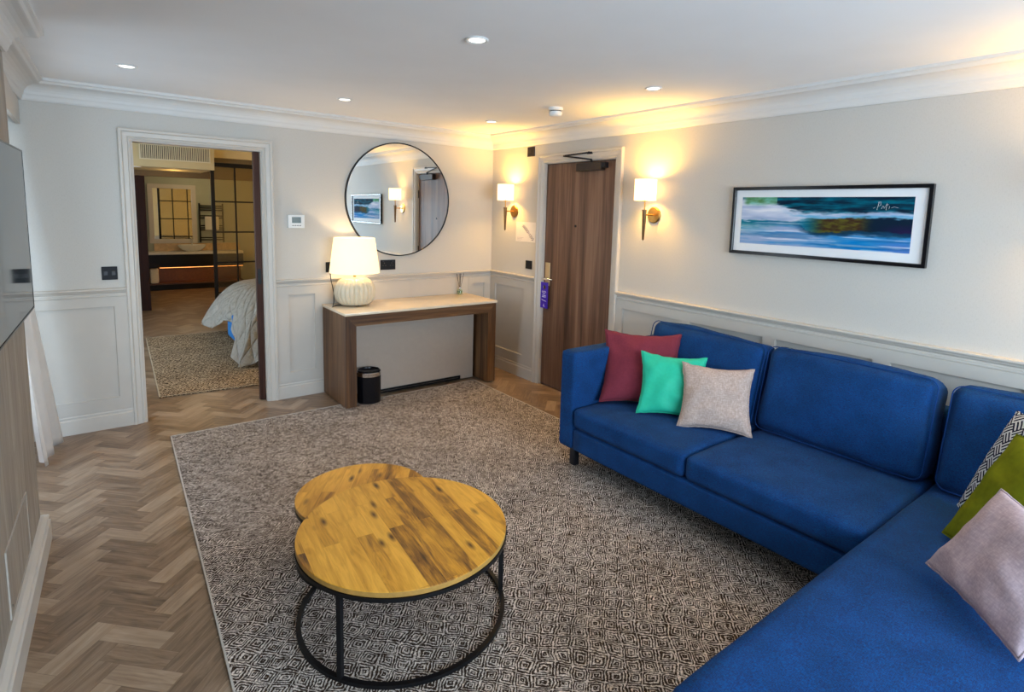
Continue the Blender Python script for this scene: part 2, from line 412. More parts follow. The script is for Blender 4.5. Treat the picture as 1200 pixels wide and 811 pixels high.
def sweep(bm, path, prof, fn, closed=False):
    """path 2D, prof list of (offset along left normal, height); fn(x, y, h) -> 3D; mitred"""
    L = len(path); P = [Vector(p) for p in path]; rings = []
    for i in range(L):
        pr = P[i-1] if (closed or i > 0) else None; nx = P[(i+1) % L] if (closed or i < L-1) else None
        nrm = lambda a, b: Vector((-(b-a).y, (b-a).x)).normalized()
        if pr is None: m = nrm(P[i], nx)
        elif nx is None: m = nrm(pr, P[i])
        else:
            n1, n2 = nrm(pr, P[i]), nrm(P[i], nx); m = (n1+n2); m = m/(m.dot(n1))
        rings.append([bm.verts.new(fn(P[i].x+m.x*o, P[i].y+m.y*o, h)) for o, h in prof])
    K = len(prof)
    for i in range(L if closed else L-1):
        A, B = rings[i], rings[(i+1) % L]
        for k in range(K): bm.faces.new((A[k], A[(k+1) % K], B[(k+1) % K], B[k]))
    if not closed: bm.faces.new(rings[0][::-1]); bm.faces.new(rings[-1])
    return bm

# ------------------------------------------------------------------ camera
cam = bpy.data.cameras.new('camera'); co = bpy.data.objects.new('camera', cam); COL.objects.link(co)
F = Vector((0.60704621, 0.78487439, -0.12436672)); R = Vector((0.79282681, -0.60882101, 0.02761584)); U = Vector((0.05404211, 0.11536536, 0.99185195))
CP = Vector((-3.34570593, -4.84031902, 1.61322331))
m = Matrix((R, U, -F)).transposed().to_4x4(); m.translation = CP
co.matrix_world = m
cam.sensor_fit = 'HORIZONTAL'; cam.sensor_width = 36; cam.lens = 662.166/1200*36
cam.shift_x = -(610.18-600)/1200; cam.shift_y = (331.34-405.5)/1200; cam.clip_start = .02
SC.camera = co

# ------------------------------------------------------------------ room dimensions
H = 2.36; YF = -6.5                     # ceiling height, wall behind the camera
HC = 2.227; DADO = 1.007; OPX0, OPX1, OPZ = -3.055, -2.212, 2.032
DY0, DY1, DZ = -1.705, -0.832, 2.055    # entry door opening (y)
def lwall(y): return -3.63+.036*y       # face line of pelmet / crown on the window side (slightly out of square)
def mwall(y): return -3.582+.046*(y+1.52)
WX = -4.02                              # inner face of the window wall
YM = -1.52                              # near end of the window recess

# floor: herringbone planks -------------------------------------------------
def clip(poly, lo, hi):
    def cut(pts, ax, v, keep_gt):
        out = []
        for i in range(len(pts)):
            p, q = pts[i], pts[(i+1) % len(pts)]
            a = (p[ax] >= v) if keep_gt else (p[ax] <= v); b = (q[ax] >= v) if keep_gt else (q[ax] <= v)
            if a: out.append(p)
            if a != b:
                t = (v-p[ax])/(q[ax]-p[ax]); out.append(tuple(p[k]+t*(q[k]-p[k]) for k in range(len(p))))
        return out
    for ax in (0, 1):
        poly = cut(poly, ax, lo[ax], True)
        if poly: poly = cut(poly, ax, hi[ax], False)
        if not poly: return []
    return poly
def make_floor(name, lo, hi, ang=PI/4-.005, Lp=.246, Wp=.082):
    bm = BM(); uv = bm.loops.layers.uv.new('UVMap'); ed = bm.loops.layers.uv.new('Edge'); col = bm.loops.layers.color.new('plank')
    n = int(round(Lp/Wp)); ca, sa = math.cos(ang), math.sin(ang)
    rng = random.Random(3)
    cx, cy = (lo[0]+hi[0])/2, (lo[1]+hi[1])/2
    span = max(hi[0]-lo[0], hi[1]-lo[1])
    K = int(span/Wp)+2*n
    for i in range(-K, K):
        for j in range(-K//n-2, K//n+2):
            for typ in (0, 1):
                # classic herringbone lattice: step (W, W), period 2L along x... cells of width Wp
                if typ == 0: x0, y0, w, h = i*Wp+j*2*Lp*.5+0, i*Wp-j*2*Lp*.5, Lp, Wp
                else: x0, y0, w, h = i*Wp+j*Lp-Wp+0, i*Wp-j*Lp, Wp, Lp
                if typ == 1: x0 = i*Wp+j*Lp+Lp; y0 = i*Wp-j*Lp+Wp-Lp
                pts = [(x0, y0, 0, 0), (x0+w, y0, 1, 0), (x0+w, y0+h, 1, 1), (x0, y0+h, 0, 1)]
                P = [(cx+ca*p[0]-sa*p[1], cy+sa*p[0]+ca*p[1], p[2], p[3]) for p in pts]
                if max(p[0] for p in P) < lo[0] or min(p[0] for p in P) > hi[0] or max(p[1] for p in P) < lo[1] or min(p[1] for p in P) > hi[1]: continue
                P = clip(P, lo, hi)
                if len(P) < 3: continue
                f = bm.faces.new([bm.verts.new((p[0], p[1], 0)) for p in P]); c = (rng.random(), rng.random(), rng.random(), 1)
                for l, p in zip(f.loops, P):
                    s, t = (p[2], p[3]) if typ == 0 else (p[3], p[2])
                    l[uv].uv = (s*Lp, t*Wp); l[ed].uv = (s, t); l[col] = c
    box(bm, (lo[0], lo[1], -.12), (hi[0], hi[1], -.004))
    return struct(name, bm, M['floor'], recalc=False)
make_floor('floor', (-4.3, YF-.2), (1.5, 7.9))

# ceiling (living room and bedroom) ----------------------------------------
bm = BM(); box(bm, (-4.4, YF-.2, H), (.3, .06, H+.15)); struct('ceiling', bm, M['ceiling'])
bm = BM(); box(bm, (-4.4, .06, H+.12), (1.6, 5.1, H+.27)); box(bm, (-4.4, 5.1, 2.30), (1.6, 7.9, 2.45)); struct('ceiling_bedroom', bm, M['bedwall'])

# walls --------------------------------------------------------------------
bm = BM()   # back wall with doorway
for a, b in (((-4.3, 0, 0), (OPX0, .12, H)), ((OPX1, 0, 0), (.15, .12, H)), ((OPX0, 0, OPZ), (OPX1, .12, H))): box(bm, a, b)
struct('wall_back', bm, M['wall'])
bm = BM()   # right wall with entry door recess
for a, b in (((0, YF, 0), (.15, DY0, H)), ((0, DY1, 0), (.15, -.001, H)), ((0, DY0, DZ), (.15, DY1, H))): box(bm, a, b)
box(bm, (.12, DY0, 0), (.15, DY1, DZ))
struct('wall_right', bm, M['wall'])
bm = BM()   # media wall: slightly skewed thick wall left of camera, with pier
y0 = YM; y1 = YF
quad_pts = [(mwall(y0), y0), (WX-.1, y0), (WX-.1, y1), (mwall(-4.0)-.0, y1), (mwall(-4.0), -4.0)]
vb = [bm.verts.new((x, y, 0)) for x, y in quad_pts]; vt = [bm.verts.new((x, y, H)) for x, y in quad_pts]
for i in range(5): bm.faces.new((vb[i], vb[(i+1) % 5], vt[(i+1) % 5], vt[i]))
bm.faces.new(vt); bm.faces.new(vb[::-1]); struct('wall_left', bm, M['media'])
bm = BM()   # window wall of recess, with opening
box(bm, (WX-.15, YM, 0), (WX, -.0, .25)); box(bm, (WX-.15, YM, 2.12), (WX, 0, H)); box(bm, (WX-.15, YM, .25), (WX, YM+.12, 2.12)); box(bm, (WX-.15, -.16, .25), (WX, 0, 2.12))
struct('wall_window', bm, M['wall'])
bm = BM()   # wall behind the camera with a wide window opening
FX0, FX1, FZ0, FZ1 = -3.4, -.5, .75, 2.1
for a, b in (((-3.75, YF-.15, 0), (FX0, YF, H)), ((FX1, YF-.15, 0), (.15, YF, H)), ((FX0, YF-.15, 0), (FX1, YF, FZ0)), ((FX0, YF-.15, FZ1), (FX1, YF, H))): box(bm, a, b)
struct('wall_front', bm, M['wall'])

def window(name, plane, a0, a1, z0, z1, at, mull):
    """plane 'x' or 'y': the window lies in x=at / y=at"""
    def pt(a, z, d): return (at+d, a, z) if plane == 'x' else (a, at+d, z)
    fr = BM(); w = .05
    def bar(p, q): box(fr, pt(*p, -.03), pt(*q, .03))
    bar((a0, z0), (a1, z0+w)); bar((a0, z1-w), (a1, z1)); bar((a0, z0+w), (a0+w, z1-w)); bar((a1-w, z0+w), (a1, z1-w))
    for i in range(1, mull+1):
        am = a0+(a1-a0)*i/(mull+1); bar((am-w/2, z0+w), (am+w/2, z1-w))
    o = struct(name, fr, M['trim'])
    g = BM(); box(g, pt(a0+w, z0+w, -.004), pt(a1-w, z1-w, .004)); p = obj('window_pane', g, M['glass'], o); return o
window('window_1', 'x', YM+.12, -.16, .25, 2.12, WX-.08, 1)
window('window_2', 'y', FX0, FX1, FZ0, FZ1, YF-.08, 2)

# bedroom / bathroom shell
bm = BM(); box(bm, (-4.3, .12, 0), (-4.15, .7, 2.5)); box(bm, (-4.3, 3.6, 0), (-4.15, 7.9, 2.5)); box(bm, (-4.3, .7, 0), (-4.15, 3.6, .4)); box(bm, (-4.3, .7, 2.2), (-4.15, 3.6, 2.5))
struct('wall_bedroom_left', bm, M['bedwall'])
window('window_3', 'x', .7, 3.6, .4, 2.2, -4.23, 1)
bm = BM(); box(bm, (1.35, .12, 0), (1.5, 7.9, 2.5)); struct('wall_bedroom_right', bm, M['bedwall'])
bm = BM(); box(bm, (-4.3, .12, 0), (OPX0-.001, .13, 2.45)); box(bm, (OPX1+.001, .12, 0), (1.35, .13, 2.45)); box(bm, (OPX0-.001, .12, OPZ), (OPX1+.001, .13, 2.45)); struct('wall_bedroom_near', bm, M['bedwall'])
bm = BM(); box(bm, (-4.15, 7.6, 0), (1.35, 7.75, 2.45)); struct('wall_bathroom_far', bm, M['bathwall'])
bm = BM(); box(bm, (-2.85, 5.25, 0), (-2.78, 7.6, 2.3)); struct('wall_bathroom_left', bm, M['bathwall'])
bm = BM(); box(bm, (-2.52, 7.56, .70), (-2.435, 7.599, 2.10), .004); struct('trim_mirror_side', bm, M['trim'])
# bulkhead over hall with the air grille, brown header behind it
bm = BM(); box(bm, (-4.15, 3.9, 2.06), (-1.90, 5.1, H+.12)); struct('trim_bulkhead', bm, M['bedwall'])
bm = BM(); box(bm, (-4.15, 5.1, 1.985), (1.35, 5.22, 2.30)); struct('trim_header', bm, M['brownbeam'])
bm = BM(); box(bm, (-1.90, 4.05, 2.24), (1.35, 5.1, 2.46)); struct('trim_cove', bm, M['bedwall'])

# crown, dado, baseboards, door linings --------------------------------------
def crown_prof():
    d = H-HC; p = [(0, H+.01), (d, H+.01), (d, H-.016), (d-.012, H-.022), (d-.02, H-.034)]
    for i in range(7):
        a = PI/2*i/6; p.append((.030+(d-.055)*(1-math.sin(a)), H-.036-(d-.075)*(1-math.cos(a))))
    return p+[(.024, HC+.030), (.018, HC+.010), (.012, HC), (0, HC)]
cp = crown_prof(); cp = [(-o, h) for o, h in cp]
xy = lambda x, y, h: (x, y, h)
path = [(0, YF), (0, 0), (lwall(0), 0), (lwall(YM), YM), (mwall(YM)+0, YM), (mwall(-4), -4.0), (mwall(-4), YF)]
# interior is on the left side when walking up the right wall, so the offset sign is positive
cp = [(-o, h) for o, h in cp]
bm = BM(); sweep(bm, path[:4], cp, xy); struct('trim_1', bm, M['crown'])
bm = BM(); sweep(bm, [(WX+.1, YM+.003), (mwall(YM), YM+.003), (mwall(-4), -4.0), (mwall(-4), YF)], cp, xy); struct('trim_2', bm, M['crown'])
bm = BM(); sweep(bm, [(mwall(-4)+.0, YF), (0, YF)], cp, xy); struct('trim_3', bm, M['crown'])

dado = [(0, .945), (.012, .945), (.016, .950), (.016, .958), (.010, .962), (.010, .972), (.022, .978), (.026, .988), (.034, .992), (.036, .997), (.036, 1.003), (.032, 1.007), (0, 1.007)]
base = [(0, 0), (.022, 0), (.022, .098), (.016, .106), (.016, .114), (.020, .118), (.018, .126), (.008, .136), (0, .138)]
def run(name, pts, prof, mat='trim'):
    bm = BM(); sweep(bm, pts, prof, xy); return struct(name, bm, M[mat])
AW = .078                                # architrave width
run('trim_dado_back_left', [(OPX0-AW, 0), (-4.0, 0)], dado); run('trim_dado_corner', [(0, DY1+AW), (0, 0), (OPX1+AW, 0)], dado)
run('trim_dado_right', [(0, YF), (0, DY0-AW)], dado)
run('baseboard_back_left', [(OPX0-AW, 0), (-4.0, 0)], base); run('baseboard_corner', [(0, DY1+AW), (0, 0), (OPX1+AW, 0)], base)
run('baseboard_right', [(0, YF), (0, DY0-AW)], base)
yl = YM-.0
run('baseboard_left', [(WX+.05, YM), (mwall(YM), YM), (mwall(-4), -4.0), (mwall(-4), YF)], [(o*1.5, h) for o, h in base])

# wainscot frames (stiles and rails standing 12 mm off the wall)
def wains(name, along, spans, pans, zt=.945, zb=.13, pt=.878, pb=.222, th=.018):
    bm = BM()
    def b(a0, a1, z0, z1, t=th):
        if along == 'x': box(bm, (a0, -t, z0), (a1, 0, z1))
        else: box(bm, (-t, a0, z0), (0, a1, z1))
    for s0, s1 in spans:
        b(s0, s1, pt, zt); b(s0, s1, zb, pb)
        ps = sorted([p for p in pans if p[0] >= s0-1e-6 and p[1] <= s1+1e-6]); cur = s0
        for p0, p1 in ps: b(cur, p0, pb, pt); cur = p1
        b(cur, s1, pb, pt)
        b(s0, s1, zb, zt, .003)
        for p0, p1 in ps:   # small inner bead round every panel
            pr = [(0, 0), (0, .004), (.004, .002), (.004, 0)]
            f = (lambda x, y, h: (x, -.003-h, y)) if along == 'x' else (lambda x, y, h: (-.003-h, x, y))
            sweep(bm, [(p0, pb), (p1, pb), (p1, pt), (p0, pt)], pr, f, True)
    return struct(name, bm, M['panel'])
wains('trim_wainscot_left', 'x', [(-4.0, OPX0-AW)], [(-3.9, -3.208)])
wains('trim_wainscot_back', 'x', [(OPX1+AW, -1.75), (-.285, -.012)], [(-2.038, -1.822), (-.239, -.093)])
bm = BM(); box(bm, (-1.75, -.016, .13), (-.285, 0, .945)); struct('trim_board', bm, M['panel'])
wains('trim_wainscot_corner', 'y', [(DY1+AW, -.0)], [(-.585, -.107)])
wains('trim_wainscot_right', 'y', [(YF, DY0-AW)], [(-2.397, -1.855), (-3.024, -2.478), (-3.652, -3.105), (-4.28, -3.734), (-4.91, -4.36), (-5.54, -4.99), (-6.2, -5.62)])

# architraves
arch = [(0, 0), (0, .010), (.012, .016), (.022, .014), (.026, .020), (.052, .022), (.060, .030), (.074, .030), (.078, .026), (.078, 0)]
bm = BM(); sweep(bm, [(OPX0, 0), (OPX0, OPZ), (OPX1, OPZ), (OPX1, 0)], arch, lambda x, z, h: (x, -h, z)); struct('trim_architrave_1', bm, M['trim'])
bm = BM(); sweep(bm, [(DY1, 0), (DY1, DZ), (DY0, DZ), (DY0, 0)], [(-o, h) for o, h in arch], lambda y, z, h: (-h, y, z)); struct('trim_architrave_2', bm, M['trim'])
bm = BM(); box(bm, (OPX0, 0, 0), (OPX0+.006, .12, OPZ)); box(bm, (OPX1-.006, 0, 0), (OPX1, .045, OPZ)); box(bm, (OPX1-.006, .095, 0), (OPX1, .12, OPZ)); box(bm, (OPX0+.006, 0, OPZ-.006), (OPX1-.006, .12, OPZ)); struct('trim_lining', bm, M['trim'])
# the door stop lining of the entry door
bm = BM()
for a, b in (((.0, DY0, 0), (.05, DY0+.006, DZ)), ((.0, DY1-.006, 0), (.05, DY1, DZ)), ((0, DY0+.006, DZ-.006), (.05, DY1-.006, DZ))): box(bm, a, b)
struct('trim_door_lining', bm, M['trim'])
bm = BM(); box(bm, (-.006, DY0+.006, 0), (.03, DY1-.006, .008)); struct('trim_threshold', bm, M['chrome'])

# pelmet over the recess
bm = BM(); box(bm, (lwall(0)-.022, YM+.001, 2.075), (lwall(0)-.002, -.001, H)); o = struct('trim_pelmet', bm, M['trim'])
# ---------------------------------------------------------------- entry door
bm = BM(); box(bm, (.020, DY0+.008, .010), (.064, DY1-.008, DZ-.008), .001, 1); door = struct('door_1', bm, M['door'])
bm = BM()   # long lock plate
box(bm, (.014, -.925, .945), (.0205, -.862, 1.158), .002); lp = obj('lock_plate', bm, M['brushed'], door); lp['label'] = 'champagne metal plate'
bm = BM(); tube(bm, [(.016, -.893, 1.008), (-.022, -.893, 1.008)], .010); tube(bm, [(-.022, -.886, 1.008), (-.030, -.915, 1.010), (-.028, -.96, 1.011), (-.024, -1.008, 1.010)], [.010, .0105, .009, .006])
h_ = obj('door_handle', bm, M['chrome'], door, True); h_['label'] = 'polished lever handle'
bm = BM(); disc(bm, (.021, -1.241, 1.504), .011, '-X', .006, 20); obj('peephole', bm, M['bronze'], door)
for z in (1.80, 1.10, .25):
    bm = BM(); tube(bm, [(.016, DY0+.006, z-.05), (.016, DY0+.006, z+.05)], .006, 8); obj('hinge', bm, M['black'], door)
bm = BM(); box(bm, (-.028, -1.563, 1.966), (.02, -1.268, 2.032), .004); dc = obj('door_closer', bm, M['bronze'], door)
bm = BM(); box(bm, (-.026, -1.60, 1.985), (.02, -1.5635, 2.028), .003); obj('closer_cap', bm, M['blackplastic'], dc)
bm = BM(); tube(bm, [(-.01, -1.43, 2.032), (-.01, -1.43, 2.060)], .009); tube(bm, [(-.012, -1.44, 2.056), (-.05, -1.13, 2.098)], .0065, 8); tube(bm, [(-.05, -1.15, 2.100), (-.03, -1.42, 2.112)], .0065, 8)
tube(bm, [(-.03, -1.42, 2.104), (-.03, -1.42, 2.120)], .010); box(bm, (-.034, -1.455, 2.100), (0, -1.40, 2.118), .002); obj('closer_arm', bm, M['blackplastic'], dc, True, 40)

# door hanger, hung over the lever
T = thing('door_hanger', 'violet card sign with white marks hanging from the lever of the wooden entry door', 'door hanger', (-.006, -.882, .735))
def hang_card():
    bm = BM(); w, h, t = .052, .24, .0012; c = (0, .228); r = .020
    out = [(-w, 0), (w, 0), (w, h), (-w, h)]
    # outline with a round hole, bridged by quads
    n = 32; inn = [(c[0]+r*math.cos(2*PI*k/n), .195+r*math.sin(2*PI*k/n)) for k in range(n)]
    def outer(a):
        dx, dy = math.cos(a), math.sin(a); tx = w/abs(dx) if abs(dx) > 1e-6 else 9; cy = .195
        ty = ((h-cy) if dy > 0 else cy)/abs(dy) if abs(dy) > 1e-6 else 9; k = min(tx, ty); return (dx*k, cy+dy*k)
    angs = sorted([2*PI*k/n for k in range(n)]+[math.atan2(h-.195, w) % (2*PI), math.atan2(h-.195, -w) % (2*PI), math.atan2(-.195, -w) % (2*PI), math.atan2(-.195, w) % (2*PI)])
    rows = []
    for a in angs:
        o_ = outer(a); i_ = (r*math.cos(a), .195+r*math.sin(a))
        rows.append([bm.verts.new((x, o_[0] if q < 2 else i_[0], (o_ if q < 2 else i_)[1])) for q, x in enumerate((-t, t, t, -t))])
    for k in range(len(rows)):
        A, B = rows[k], rows[(k+1) % len(rows)]
        for q in range(4): bm.faces.new((A[q], A[(q+1) % 4], B[(q+1) % 4], B[q]))
    return bm
obj('card', hang_card(), M['tag'], T)
bm = BM()
def mark(pts, r=.0022): tube(bm, [(-.0022, y, z) for y, z in pts], r, 6)
mark([(.030, .150), (.020, .158), (.005, .152), (-.012, .160), (-.024, .150)]); mark([(.022, .143), (-.002, .136), (-.018, .146)], .003)
for k, (z, s) in enumerate(((.118, .024), (.104, .028))):
    pts = [(s-.006*i, z+(.005 if i % 2 else -.004)) for i in range(int(2*s/.006)+1)]; mark(pts, .0018)
mark([(.032, .078), (.010, .072), (-.030, .066)], .0026); mark([(.002, .040), (.0, .018)], .0022); mark([(.010, .014), (.0, .026), (-.010, .012)], .002)
mk = obj('printed_marks', bm, M['tagwhite'], T); mk['label'] = 'white printed marks'

# ---------------------------------------------------------------- sliding pocket door
bm = BM(); box(bm, (-2.262, .050, .006), (OPX1+.02, .090, OPZ-.008), .001, 1)
sd = struct('door_2', bm, M['slide'])
bm = BM(); b2 = [(-2.240+.014*math.cos(a), 1.035+.014*math.sin(a)+(.050 if math.sin(a) > 0 else -.050)) for a in [2*PI*k/24 for k in range(24)]]
v1 = [bm.verts.new((x, .0495, z)) for x, z in b2]; v2 = [bm.verts.new((x, .058, z)) for x, z in b2]
bm.faces.new(v1); bm.faces.new(v2[::-1])
for k in range(24): bm.faces.new((v1[k], v1[(k+1) % 24], v2[(k+1) % 24], v2[k]))
obj('flush_pull', bm, M['black'], sd)

# ---------------------------------------------------------------- sockets, switches, small wall things
def plate(name, label, cat, wall, a0, a1, z0, z1, mat='blackplastic', rockers=2, group=None, rmat='black', at=None):
    """black face plate with rockers, on wall 'B' (y=0) or 'R' (x=0)"""
    ac = (a0+a1)/2
    T = thing(name, label, cat, ((ac, 0, z0) if wall == 'B' else (0, ac, z0)), 0 if wall == 'B' else -PI/2, group)
    w = (a1-a0)/2; h = z1-z0
    bm = BM(); box(bm, (-w, -.008, 0), (w, -.0005, h), .002); obj('face_plate', bm, M[mat], T)
    for i in range(rockers):
        c = -w+2*w*(i+.5)/rockers; r = min(.35*w*2/rockers*.7, .016)
        bm = BM(); box(bm, (c-r, -.011, h*.5-.014), (c+r, -.0075, h*.5+.014), .0015); obj('rocker', bm, M[rmat], T)
    return T
plate('light_switch', 'black switch plate with two pale rockers left of the bedroom doorway', 'switch', 'B', -3.268, -3.178, 1.065, 1.157, rmat='socketusb')
T = plate('wall_socket', 'black double socket on the wall under the round mirror', 'socket', 'B', -1.226, -1.079, 1.052, 1.143, rockers=0)
for sx in (-1, 1):
    for dx, dz, w, h in ((0, .062, .004, .009), (-.012, .04, .006, .004), (.012, .04, .006, .004)):
        bm = BM(); c = sx*.036; box(bm, (c+dx-w/1.4, -.0095, dz-h/2), (c+dx+w/1.4, -.0075, dz+h/2)); obj('pin_slot', bm, M['grilledark'], T)
for sx in (-1, 1):
    bm = BM(); box(bm, (sx*.045-.006, -.0105, .074), (sx*.045+.006, -.0075, .082)); o = obj('socket_switch', bm, M['socketusb'], T)
T = plate('wall_socket', 'narrow black socket half hidden behind the lamp shade', 'socket', 'B', -1.722, -1.635, 1.052, 1.140, rockers=1)
plate('light_switch', 'small black switch plate on the wall left of the entry door', 'switch', 'R', -.685, -.59, 1.075, 1.155, rockers=2)
plate('control_plate', 'dark bronze plate high on the wall just left of the entry door', 'wall plate', 'R', -.676, -.572, 2.128, 2.216, 'bronze', 1, rmat='bronze')

T = thing('thermostat', 'white wall thermostat with grey screen between doorway and round mirror', 'thermostat', (-1.962, 0, 1.43))
bm = BM(); box(bm, (-.066, -.022, 0), (.066, -.0005, .108), .004); obj('housing', bm, M['white'], T)
bm = BM(); box(bm, (-.036, -.0235, .042), (.036, -.0215, .090)); d_ = obj('display', bm, plain('lcd_grey', (.13, .17, .17, 1), .25), T)
for i in range(4):
    bm = BM(); box(bm, (-.034+i*.019, -.0240, .018), (-.022+i*.019, -.0215, .024), .0006, 1); obj('button', bm, M['socketusb'], T)

T = thing('notice_sheet', 'pale paper notice with grey floor plan beside the entry door', 'notice', (0, -.577, 1.33), -PI/2)
bm = BM(); box(bm, (-.158, -.0022, 0), (.158, -.0005, .188)); obj('sheet', bm, M['paper'], T)
bm = BM()
rr = random.Random(5)
for i in range(11):
    t = i/10; x = -.045+.150*t; z = .150-.120*t**1.2; s = .010+rr.random()*.008
    box(bm, (x-s, -.0030, z-s*.8), (x+s*.7, -.0022, z-s*.2)); box(bm, (x+s*.2, -.0030, z-s*.1), (x+s, -.0022, z+s*.7)); box(bm, (x-s, -.0030, z+s*.2), (x-s*.2, -.0022, z+s*.6))
obj('printed_plan', bm, M['greyink'], T)['label'] = 'faint grey printed plan'
bm = BM()
for i in range(3): box(bm, (-.135, -.0030, .012+.012*i), (-.135+.06+.02*i, -.0022, .015+.012*i))
mk = obj('printed_text', bm, M['greyink'], T)

# ---------------------------------------------------------------- round mirror
MC = (-1.040, 0, 1.690); MR = .508
T = thing('round_mirror', 'large round wall mirror with thin black rim above the console desk', 'mirror', (MC[0], 0, MC[2]-MR))
bm = BM(); disc(bm, (0, -.003, MR), MR-.004, '-Y', .017, 96); obj('mirror_glass', bm, M['mirror'], T)
bm = BM(); lathe(bm, [(MR-.005, .001), (MR+.004, .001), (MR+.004, .026), (MR-.005, .026), (MR-.005, .001)], 128, cap=False)
bm.transform(Matrix.Translation((0, 0, MR)) @ Matrix.Rotation(PI/2, 4, 'X')); bmesh.ops.remove_doubles(bm, verts=bm.verts, dist=1e-5); obj('rim', bm, M['black'], T)

# ---------------------------------------------------------------- framed picture
PY0, PY1, PZ0, PZ1 = -3.845, -2.757, 1.388, 1.807
T = thing('framed_picture', 'wide black framed abstract seascape print above the blue sofa', 'picture', (0, (PY0+PY1)/2, PZ0), -PI/2)
pw = (PY1-PY0)/2; ph = PZ1-PZ0
bm = BM(); sweep(bm, [(-pw, 0), (pw, 0), (pw, ph), (-pw, ph)], [(0, .001), (0, .030), (.016, .030), (.020, .024), (.020, .001)], lambda x, y, h: (x, -h, y), True); obj('frame', bm, M['blackgloss'], T)
bm = BM(); box(bm, (-pw+.018, -.016, .018), (pw-.018, -.003, ph-.018)); obj('mount_board', bm, M['mat'], T)
def artwork():
    # local x: -pw (far from camera, left in the view) .. pw
    x0, x1, z0, z1 = -(-2.82-(PY0+PY1)/2), -(-3.768-(PY0+PY1)/2), 1.456-PZ0, 1.744-PZ0
    x0, x1 = sorted((x0, x1))
    nx, nz = 240, 90; bm = BM(); col = bm.loops.layers.color.new('paint')
    vs = [[bm.verts.new((x0+(x1-x0)*i/nx, -.0175, z0+(z1-z0)*j/nz)) for i in range(nx+1)] for j in range(nz+1)]
    def C(s, t):
        q = lambda a, b, sd=0, oc=4: noise.fractal(Vector((s*a+sd, t*b+sd*.7, sd)), .8, 2.0, oc)
        t2 = t+.05*q(5, 5, 3)+.02*q(14, 30, 9)
        def L(a, b, w): w = max(0, min(1, w)); return tuple(a[k]*(1-w)+b[k]*w for k in range(3))
        sm = lambda e0, e1, v: (lambda w: w*w*(3-2*w))(max(0, min(1, (v-e0)/(e1-e0))))
        navy, teal, sky, white, pale = (10, 32, 52), (0, 100, 122), (50, 155, 200), (232, 232, 240), (150, 170, 205)
        azure, olive, purple, lilac, mint = (0, 118, 190), (88, 84, 32), (34, 26, 66), (140, 120, 190), (120, 190, 170)
        hor = .50+.015*math.sin(s*9)
        # sky
        c = L(white, pale, .5+.6*q(3, 9, 1))
        top = .90-.30*s+.10*math.sin(s*7+1)+.10*q(4, 6, 5); top = min(.93, max(.70, top))
        c = L(c, L(navy, teal, .45+.9*q(6, 14, 7)), sm(top-.05, top+.03, t2) if s > .13 else sm(.93, .99, t2)*.7)
        c = L(c, sky, .6*sm(0, .05, .06-abs(t2-top+.10))*sm(.25, .5, s))
        if s < .24: c = L(c, L((70, 120, 60), mint, .5+q(9, 12, 2)), sm(.80-.1*abs(s-.12), .90, t2)*sm(.0, .04, s)*.9)
        # water
        w = L(pale, azure, .05+.85*sm(.25, .8, s)*sm(.55, .1, t)+.6*q(3, 14, 11)); w = L(w, mint, .5*sm(.3, 0, s)*sm(.1, .5, t)); w = L(w, lilac, .5*sm(.78, .95, s)*sm(.3, .05, t))
        w = L(w, teal, sm(.34, .50, t2)*.8); w = L(w, white, .6*sm(.5, .9, q(2, 18, 17)*2.0)); w = L(w, (0, 80, 140), .35*sm(.4, .8, q(2, 14, 21)*2))
        c = L(c, w, sm(hor+.012, hor-.012, t2))
        # headland with olive hill and dark right side
        hl = sm(.30, .52, s); up = hor+.02+.075*hl; dn = hor-.03-.15*hl
        land = L(olive, (60, 40, 28), .5+q(18, 18, 31)); land = L(land, navy, sm(.72, .82, s)); land = L(land, teal, sm(.56, .40, s)); land = L(land, purple, sm(.8, .97, s)*sm(.55, .35, t2))
        c = L(c, land, hl*sm(up+.01, up-.02, t2)*sm(dn-.03, dn+.03, t2))
        c = L(c, (6, 44, 70), .8*hl*sm(dn+.03, dn+.01, t2)*sm(dn-.09, dn-.03, t2))
        c = L(c, white, .8*sm(.010, .0, abs(t-(.245-.02*s)))*sm(.62, .68, s)*sm(.90, .80, s))
        return c
    for j in range(nz):
        for i in range(nx):
            f = bm.faces.new((vs[j][i], vs[j][i+1], vs[j+1][i+1], vs[j+1][i]))
            for l, (a, b) in zip(f.loops, ((i, j), (i+1, j), (i+1, j+1), (i, j+1))):
                r_, g_, b_ = C(a/nx, b/nz); l[col] = tuple(x/255 for x in (r_, g_, b_))+(1,)
    o = obj('printed_artwork', bm, k_art, T, recalc=False)
    return x0, x1, z0, z1
kk = N('seascape_print'); at = kk.n('Attribute', {'attribute_name': 'paint'}); kk.bsdf(at.outputs['Color'], .85, Specular_IOR_Level=.1); k_art = kk.m
x0, x1, z0, z1 = artwork()
bm = BM()
def ink(pts, r=.0007): tube(bm, [(x0+(x1-x0)*s, -.0185, z0+(z1-z0)*t) for s, t in pts], r, 5)
ink([(.820, .76), (.828, .90)]); ink([(.822, .90), (.836, .91), (.838, .85), (.826, .83)]); ink([(.842, .78), (.850, .84), (.856, .79), (.860, .83)])
ink([(.866, .76), (.868, .88)]); ink([(.862, .85), (.876, .86)]); ink([(.880, .78), (.882, .83)]); ink([(.80, .79), (.812, .81)], .0005); ink([(.890, .80), (.905, .82), (.925, .80)], .0005)
sg = obj('signature', bm, M['mat'], T); sg['label'] = 'white handwritten signature'

